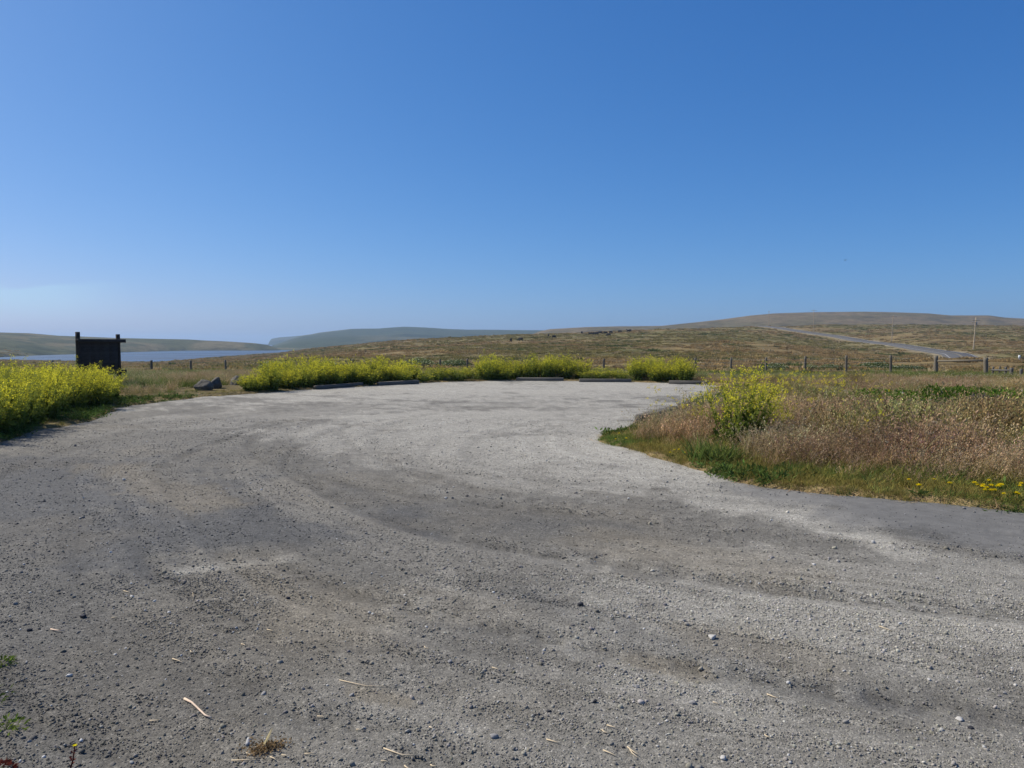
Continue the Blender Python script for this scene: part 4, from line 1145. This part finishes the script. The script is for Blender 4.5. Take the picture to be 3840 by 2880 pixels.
for i in range(npl):
    w_ = (BL - .17) / npl; vm = VM(); vm.box((0, 0, 0), w_ - .003, .032, 1.02, (1, 1, 1), jit=.0008, bev=.003)
    link("plank", vm.mesh("plank", M_DARKWOOD), board, (-BL / 2 + .085 + w_ * (i + .5), -.02, 1.11 - gz))

# ------------------------------------------------------------------ wire fence
posts_px = [(195, 1351), (319, 1351), (443, 1351), (567, 1351), (715, 1351), (846, 1350), (975, 1350), (1095, 1349), (1208, 1349), (1320, 1348.5), (1430, 1348), (1540, 1347.5), (1650, 1347), (1753, 1346.5),
            (1855, 1346), (1957, 1345.5), (2058, 1345), (2160, 1345), (2264, 1345), (2375, 1344), (2488, 1343), (2609, 1342), (2741, 1341), (2875, 1340), (3019, 1336), (3175, 1333), (3342, 1332), (3511, 1334), (3700, 1341)]
fd = lambda u: float(np.interp(u, [0, 150, 260, 440, 576, 700, 800, 891, 936, 987], [50, 50, 54, 60, 60, 54, 49, 45, 42.5, 40]))
fence = bpy.data.objects.new("wire_fence", None); COL.objects.link(fence)
tag(fence, "wire fence on weathered wooden posts running along the field", "fence")
tops = []
for i, (fx, fy) in enumerate(posts_px):
    u_ = fx / 3.75; d_ = fd(u_); p_ = W(u_, fy / 3.75, d_); gz_ = Hp(p_[0], p_[1])
    h_ = max(p_[2] - gz_, .8); big_ = fx > 3400
    r_ = .115 if big_ else random.uniform(.07, .088)
    o = link("post", logpost(r_, r_ * .93, h_).mesh("post", M_POST), fence, (p_[0], p_[1], gz_), (random.uniform(-.04, .04), random.uniform(-.04, .04), 0))
    tops.append((p_[0], p_[1], gz_, h_))
for fr in (.2, .42, .64, .86):
    vm = VM(); P_ = []
    for (x0, y0, z0, h0), (x1, y1, z1, h1) in zip(tops[:-2], tops[1:-1]):
        for t in (0, .33, .66):
            P_.append((x0 + (x1 - x0) * t, y0 + (y1 - y0) * t - .07, z0 + (z1 - z0) * t + fr * (h0 + (h1 - h0) * t) - .03 * math.sin(math.pi * t)))
    vm.tube(P_, .0028, (1, 1, 1), 4)
    link("wire", vm.mesh("wire", M_WIRE), fence)
(x0, y0, z0, h0), (x1, y1, z1, h1) = tops[-2], tops[-1]
vm = VM(); vm.tube([(x0, y0, z0 + h0 * .72), (x1, y1, z1 + h1 * .86)], [.06, .055], (1, 1, 1), 8)
link("brace_rail", vm.mesh("brace_rail", M_POST), fence)
# small wing of grey stakes beside the last post
wing = bpy.data.objects.new("stake_fence", None); COL.objects.link(wing)
tag(wing, "low weathered grey stakes beside the last tall fence post", "fence")
sp_ = []
for fx, ty, r_ in [(3723, 1374, .05), (3748, 1374, .035), (3770, 1375, .06), (3793, 1379, .085), (3829, 1386, .07)]:
    d_ = 38.5 - (fx - 3723) * .03
    p_ = W(fx / 3.75, ty / 3.75, d_); gz_ = Hp(p_[0], p_[1])
    link("stake", logpost(r_, r_ * .9, max(.35, p_[2] - gz_)).mesh("stake", M_TIMBER), wing, (p_[0], p_[1], gz_), (random.uniform(-.06, .06), random.uniform(-.06, .06), 0))
    sp_.append((p_[0], p_[1] + .06, gz_ + .32))
vm = VM(); vm.tube(sp_[:4], .05, (1, 1, 1), 6)
link("rail", vm.mesh("rail", M_TIMBER), wing)
# roadside marker
x_, y_ = (3822 / 3.75 - 512) / F * 92, 92
vm = VM(); vm.tube([(0, 0, -.2), (0, 0, .95)], .045, (1, 1, 1), 8); vm.tube([(0, 0, .45), (0, 0, .5), (0, 0, .95), (0, 0, 1.02)], [.08, .13, .13, .08], (1, 1, 1), 10)
gz_ = Hp(x_, y_); zt = W(3822 / 3.75, 1349 / 3.75, 92)[2]
o = link("marker_post", vm.mesh("marker_post", M_WHITE), None, (x_, y_, gz_)); o.scale = (1, 1, max(.7, (zt - gz_) / 1.02))
tag(o, "small white marker post standing in the right field", "marker post")

# ------------------------------------------------------------------ utility poles
def pole(u_, d_, vtop, lean, label, arm_rot, double=False):
    x_ = (u_ - 512) / F * d_; gz_ = Hp(x_, d_); h_ = zv(vtop, d_) - gz_
    e_ = bpy.data.objects.new("utility_pole", None); COL.objects.link(e_)
    e_.location = (x_, d_, gz_); e_.rotation_euler = (0, lean, 0)
    tag(e_, label, "utility pole", "utility poles along the road")
    vm = VM(); z_ = np.linspace(-1, h_, 8)
    vm.tube(np.column_stack([np.zeros(8), np.zeros(8), z_]), np.linspace(.19, .12, 8), (1, 1, 1), 10)
    link("shaft", vm.mesh("shaft", M_POLE), e_)
    for k_ in range(2 if double else 1):
        za = h_ - (.35 if not double else .9 + .7 * k_)
        ca = link("crossarm", None, e_) if False else None
        vm = VM(); vm.box((0, -.17, za), 2.9, .11, .14, (1, 1, 1), Matrix.Rotation(0, 4, 'Z'))
        arm = link("crossarm", vm.mesh("crossarm", M_POLE), e_, None, (0, 0, arm_rot))
        for xx in (-1.3, -.7, .7, 1.3):
            vm = VM(); vm.tube([(xx, -.17, za + .05), (xx, -.17, za + .14), (xx, -.17, za + .22), (xx, -.17, za + .27)], [.03, .07, .06, .03], (1, 1, 1), 8)
            link("insulator", vm.mesh("insulator", M_METAL), arm)
    if double:
        vm = VM(); vm.tube([(.28, .0, h_ - 2.3), (.28, 0, h_ - 2.2), (.28, 0, h_ - 1.5), (.28, 0, h_ - 1.4)], [.17, .22, .22, .15], (1, 1, 1), 12)
        link("transformer", vm.mesh("transformer", M_METAL), e_)
pole(972.8, 230, 317.6, .05, "tall utility pole with two crossarms and transformer where the road bends", .25, True)
pole(890.8, 323, 315.7, .05, "leaning utility pole with one crossarm between road bend and crest", .15)
pole(812.6, 412, 310.0, 0.01, "utility pole with a wide crossarm showing above the hill skyline", .05)
pole(767.9, 527, 311.2, .01, "farthest utility pole standing at the road crest", .9)

# ------------------------------------------------------------------ cattle
def cow_mesh(graze):
    vm = VM()
    def loft(rings, k=10):
        pts_ = [r_[0] for r_ in rings]; V = []; T = []
        for (c_, ry, rz_) in rings:
            for j in range(k):
                w = 2 * math.pi * j / k; V.append((c_[0], c_[1] + ry * math.cos(w), c_[2] + rz_ * math.sin(w)))
        for i in range(len(rings) - 1):
            for j in range(k):
                p_, q_ = i * k + j, i * k + (j + 1) % k
                T += [[p_, q_, p_ + k], [q_, q_ + k, p_ + k]]
        n_ = len(V); V += [rings[0][0], rings[-1][0]]
        for j in range(k):
            T.append([n_, (j + 1) % k, j]); T.append([n_ + 1, (len(rings) - 1) * k + j, (len(rings) - 1) * k + (j + 1) % k])
        vm.add(V, T, (1, 1, 1))
    loft([((-.85, 0, 1.05), .12, .16), ((-.75, 0, 1.03), .27, .33), ((-.4, 0, .98), .33, .38), ((0, 0, .94), .36, .42), ((.4, 0, .96), .33, .40), ((.7, 0, 1.05), .25, .36), ((.85, 0, 1.1), .15, .25)])
    hz_ = .35 if graze else 1.35
    n0 = np.array((.75, 0, 1.12)); hd = np.array((1.25, 0, hz_ + .12)); mz = np.array((1.5, 0, hz_ - .12))
    vm.tube([n0, (n0 + hd) / 2, hd], [.24, .17, .14], (1, 1, 1), 8); vm.tube([hd, (hd + mz) / 2, mz], [.15, .12, .08], (1, 1, 1), 8)
    for s_ in (-1, 1):
        vm.leaves(np.array([hd + (0, s_ * .1, .08)]), np.array([[0, s_ * 1., .1]]), .2, .1, (1, 1, 1))
        vm.tube([(.6, s_ * .2, .8), (.62, s_ * .2, .45), (.6, s_ * .2, -.03)], [.13, .075, .06], (1, 1, 1), 7)
        vm.tube([(-.6, s_ * .2, .85), (-.52, s_ * .2, .6), (-.68, s_ * .2, .42), (-.64, s_ * .2, -.03)], [.18, .11, .075, .06], (1, 1, 1), 7)
    vm.tube([(-.87, 0, 1.2), (-.95, 0, .9), (-.93, 0, .45)], [.03, .02, .035], (1, 1, 1), 5)
    return vm.mesh("cow", M_COW, True)
CG, CS = cow_mesh(True), cow_mesh(False)
cows = [(2057, 1263, 1.5, 1), (2077, 1268, .7, 0), (1916, 1280, 1.4, 1), (1953, 1277, 2.6, 0), (2213, 1255, .1, 0), (2229, 1254.5, .0, 1), (2237, 1255, 3.1, 0), (2250, 1251, .1, 0), (2271, 1251.5, 3.2, 0), (2283, 1259, 2.5, 0), (2324, 1246.5, .2, 0), (2357, 1243.5, 2.9, 1), (2363, 1242.5, .9, 0), (2290, 1249.5, .6, 0), (2182, 1250.5, 1.2, 0)]
for fx, fy, rz_, st in cows:
    x_, y_, z_ = hit(fx / 3.75, fy / 3.75 + .6, 100, 900)
    place("cow", CS if st else CG, x_, y_, 1.0, "black cow %s on the far brown hillside" % ("standing" if st else "grazing with its head down"), "cow", "black cattle on the hillside", rz=rz_, dz=.0)
# bird
vm = VM()
vm.tube([(-.28, 0, 0), (-.1, 0, .01), (.1, 0, .02), (.24, 0, .03)], [.02, .07, .07, .02], (1, 1, 1), 7)
for s_ in (-1, 1):
    vm.leaves(np.array([(0, s_ * .03, .03)]), unit(np.array([[-.1, s_ * 1., .35]])), .55, .22, (1, 1, 1))
o = link("bird", vm.mesh("bird", M_BIRD), None, tuple(W(845.3, 260.3, 260)), (0, .2, .6))
tag(o, "tiny dark bird flying in the blue sky above the hill", "bird")

# ------------------------------------------------------------------ straws and stones on the gravel
M_STRAW = flat_mat("bleached_straw", (.58, .47, .31), .7); M_STICK = flat_mat("peeled_stick", (.66, .50, .36), .6)
def zlot(x_, y_): return float(lotval(LZ, np.array([x_]), np.array([y_]))[0])
def straw(pts_, r_, mat, label, group=None, name="straw_stalk"):
    P_ = [G(a / 3.75, b_ / 3.75) for a, b_ in pts_]
    if len(P_) == 2: P_ = [P_[0], (P_[0] + P_[1]) / 2 + rng.normal(0, .004, 3), P_[1]]
    P_ = np.array(P_); c_ = P_.mean(0); c_[2] = 0
    for q in P_: q[2] = zlot(q[0], q[1]) + r_ + .004
    vm = VM(); vm.tube(P_ - c_, np.linspace(r_, r_ * .6, len(P_)), (1, 1, 1), 6)
    return tag(link(name, vm.mesh(name, mat), None, tuple(c_)), label, "straw" if "straw" in name else "stick", group)
Z1 = lambda *q: [(0 + a / 2.212, 2200 + b_ / 2.212) for a, b_ in q]
Z2 = lambda *q: [(900 + a / 2.212, 2200 + b_ / 2.212) for a, b_ in q]
Z3 = lambda *q: [(1900 + a / 2.212, 2200 + b_ / 2.212) for a, b_ in q]
Z4 = lambda *q: [(2840 + a / 2.212, 2200 + b_ / 2.212) for a, b_ in q]
straw(Z1((1530, 940), (1590, 972), (1640, 1020), (1700, 1080), (1755, 1103)), .0055, M_STICK, "bent pale peeled stick lying on the dark gravel", name="stick")
straw(Z1((420, 347), (480, 360), (535, 357)), .004, M_STICK, "short reddish twig lying on the dark gravel", name="stick")
SG = "straws on the gravel"
for q in [Z1((1240, 1118), (1345, 1112)), Z1((1580, 535), (1612, 550)), Z1((1605, 90), (1600, 45), (1660, 55)), Z1((1430, 600), (1525, 635)), Z1((2000, 485), (2035, 500)), Z1((1920, 1447), (2140, 1450)), Z1((925, 255), (985, 250)),
          Z2((225, 355), (280, 372)), Z2((1190, 1345), (1340, 1385), (1510, 1393)), Z2((535, 1403), (630, 1400)), Z2((1170, 1450), (1240, 1460)), Z2((250, 1420), (300, 1450)), Z2((345, 1410), (390, 1420)), Z2((2090, 675), (2145, 697)),
          Z2((1530, 505), (1580, 525)), Z2((965, 1183), (1000, 1192)), Z2((1570, 1170), (1605, 1180)), Z2((1365, 1465), (1415, 1500)), Z2((1580, 1455), (1635, 1470)), Z2((45, 1385), (105, 1400)), Z2((640, 1065), (700, 1075)),
          Z3((330, 1265), (445, 1300)), Z3((830, 1150), (930, 1175)), Z3((800, 1350), (915, 1400)), Z3((1000, 1320), (1095, 1390)), Z3((1015, 1330), (1085, 1410)), Z3((2160, 880), (2210, 890)), Z3((790, 1190), (850, 1215)),
          Z4((80, 875), (195, 910)), Z4((1010, 335), (1120, 375)), Z4((60, 1235), (110, 1260)), Z3((1710, 945), (1770, 965)), Z1((1025, 40), (1090, 60))]:
    ln = np.linalg.norm(G(q[0][0] / 3.75, q[0][1] / 3.75) - G(q[-1][0] / 3.75, q[-1][1] / 3.75)); kd = "bent" if len(q) > 2 else "tiny" if ln < .035 else "short" if ln < .06 else "long"
    straw(q, .0028, M_STRAW, kd + " pale straw stalk lying on the grey gravel", SG)
straw(Z2((825, 780), (1040, 825), (1350, 825)), .0022, M_STRAW, "long thin bent straw stalk lying across a brown dusty patch")
M_STONE = {"white": flat_mat("white_stone", (.46, .44, .40), .85), "grey": flat_mat("grey_stone", (.27, .26, .245), .85), "dark": flat_mat("dark_stone", (.045, .045, .05), .85)}
stones = [(988, 2596, 24, "grey"), (1851, 2756, 28, "grey"), (1687, 2478, 17, "grey"), (2670, 2377, 28, "white"), (2596, 2624, 28, "grey"), (3598, 2682, 26, "white"), (3486, 2537, 14, "white"), (3258, 2337, 11, "white"), (3188, 2358, 10, "white"),
          (2963, 2853, 16, "white"), (472, 2421, 11, "white"), (545, 2286, 11, "white"), (820, 2433, 9, "white"), (1385, 2293, 13, "white"), (2377, 2565, 16, "grey"), (2389, 2566, 18, "grey"), (2712, 2839, 22, "white"), (2500, 2695, 12, "white"),
          (3736, 2340, 11, "white"), (3808, 2556, 13, "white"), (3769, 2588, 14, "grey"), (1321, 2604, 18, "grey"), (300, 1940, 10, "white"), (465, 1795, 12, "white"), (2060, 2662, 16, "dark"), (2230, 2626, 16, "dark"), (3642, 2720, 22, "dark"), (2176, 2262, 20, "dark"),
          (1974, 2807, 13, "white"), (2466, 2790, 12, "white"), (1080, 2235, 16, "dark"), (312, 2304, 22, "dark"), (110, 2354, 18, "dark")]
for i, (fx, fy, wpx, cl) in enumerate(stones):
    g_ = G(fx / 3.75, (fy + wpx * .25) / 3.75); w_ = wpx / 3.75 / F * g_[1]
    V, T = rock(2, 300 + i, 16, (w_ * .62, w_ * .55, w_ * .42), .02)
    o = link("stone", new_mesh("stone", V, T, None, [M_STONE[cl]], cl == "grey"), None, (g_[0], g_[1], zlot(g_[0], g_[1]) + w_ * .2), (0, 0, random.random() * 6))
    tag(o, {"white": "small white stone lying on the gravel", "grey": "rounded grey stone larger than the gravel around it", "dark": "dark angular stone lying on the gravel"}[cl], "stone", cl + " stones on the gravel")

# ------------------------------------------------------------------ little plants in the foreground
vm = VM(); n = 420
p_ = np.column_stack([rng.normal(0, .045, n), rng.normal(0, .022, n), np.abs(rng.normal(0, .012, n))])
vm.leaves(p_, unit(rng.normal(size=(n, 3))), .014, .007, np.array((.24, .165, .085)) * rng.lognormal(0, .35, (n, 1)))
vm.blades(np.array([(0.0, 0, .02), (.01, .005, .02)]), unit(np.array([[.5, .5, .5], [.45, .55, .45]])), .07, .009, np.zeros((2, 3)), (.5, .42, .22), (.55, .46, .25))
g_ = G(264, 750)
o = link("dried_plant", vm.mesh("dried_plant", M_VEG), None, (g_[0], g_[1], zlot(g_[0], g_[1]) + .004), (0, 0, .5)); tag(o, "crumpled brown dried plant lying on the gravel", "dried plant")
def weed(n, R, col, ls):
    vm = VM(); a = rng.random(n) * 6.28; r_ = R * np.sqrt(rng.random(n))
    p_ = np.column_stack([r_ * np.cos(a), r_ * np.sin(a), rng.random(n) * .05 * (1 - r_ / R) + .002])
    vm.leaves(p_, unit(np.column_stack([np.cos(a), np.sin(a), rng.uniform(.1, .9, n)]) + rng.normal(0, .4, (n, 3))), ls * rng.uniform(.6, 1.3, n), ls * .4, np.array(col) * rng.lognormal(0, .22, (n, 1)))
    vm.blades(np.zeros((14, 3)), unit(np.column_stack([rng.normal(0, 1, (14, 2)), np.full(14, .35)])), R * .9, .004, rng.normal(0, .01, (14, 3)), (.12, .14, .05), (.14, .17, .05))
    return vm.mesh("weed", M_VEG)
for u_, v_, R_, cc_, lb in [(2, 663, .06, (.12, .17, .03), "small green weed growing flat at the gravel's left edge"), (6, 727, .08, (.15, .20, .035), "yellow-green weed with a straw stalk at the gravel's left edge"),
                            (1, 769, .04, (.12, .03, .022), "dark red-leaved weed at the gravel's left edge"), (-25, 700, .14, (.09, .13, .03), "leafy green weed just off the gravel's left edge")]:
    g_ = G(u_, v_)
    o = link("weed", weed(90, R_, cc_, .024), None, (g_[0], g_[1], max(zlot(g_[0], g_[1]), Hp(g_[0], g_[1])) + .002)); tag(o, lb, "weed")
vm = VM(); g_ = G(69, 772); hd = np.array(G(74.8, 744.0, .115)) - np.array(g_)
vm.tube([(0, 0, 0), hd * .5 + (.004, 0, 0), hd], [.003, .0026, .002], (.12, .035, .03), 6)
vm.leaves(np.array([hd * t for t in np.linspace(.1, .8, 16)]), unit(rng.normal(size=(16, 3)) + (0, 0, .3)), .018, .008, (.15, .04, .03))
a = np.arange(12) / 12 * 6.28
vm.leaves(np.tile(hd, (12, 1)), unit(np.column_stack([np.cos(a), np.sin(a), np.full(12, .35)])), .010, .005, (.75, .66, .03))
o = link("red_stemmed_flower", vm.mesh("red_stemmed_flower", M_VEG), None, (g_[0], g_[1], zlot(g_[0], g_[1]))); tag(o, "single yellow flower on a dark red stem rising from gravel", "flower")

# ------------------------------------------------------------------ air
HAZE = 0.00016
M_HAZE = bpy.data.materials.new("haze_air"); M_HAZE.use_nodes = True; nt = M_HAZE.node_tree; nt.nodes.clear()
ho = nt.nodes.new("ShaderNodeOutputMaterial"); hv = nt.nodes.new("ShaderNodeVolumePrincipled")
hv.inputs["Color"].default_value = (.52, .73, 1.0, 1); hv.inputs["Density"].default_value = HAZE; hv.inputs["Anisotropy"].default_value = 0.2
nt.links.new(hv.outputs[0], ho.inputs["Volume"])
S_ = 8600; zb, zt_ = -16, max(76, float(Z.max()) + 6)
V = [(sx * S_, sy * S_, z_) for z_ in (zb, zt_) for sx, sy in ((-1, -1), (1, -1), (1, 1), (-1, 1))]
Fh = [(3, 2, 1, 0), (4, 5, 6, 7), (0, 1, 5, 4), (1, 2, 6, 5), (2, 3, 7, 6), (3, 0, 4, 7)]
haze = link("haze", new_mesh("haze", V, Fh, None, [M_HAZE]))
tag(haze, "thin blue haze over the far hills", "haze", kind="stuff")
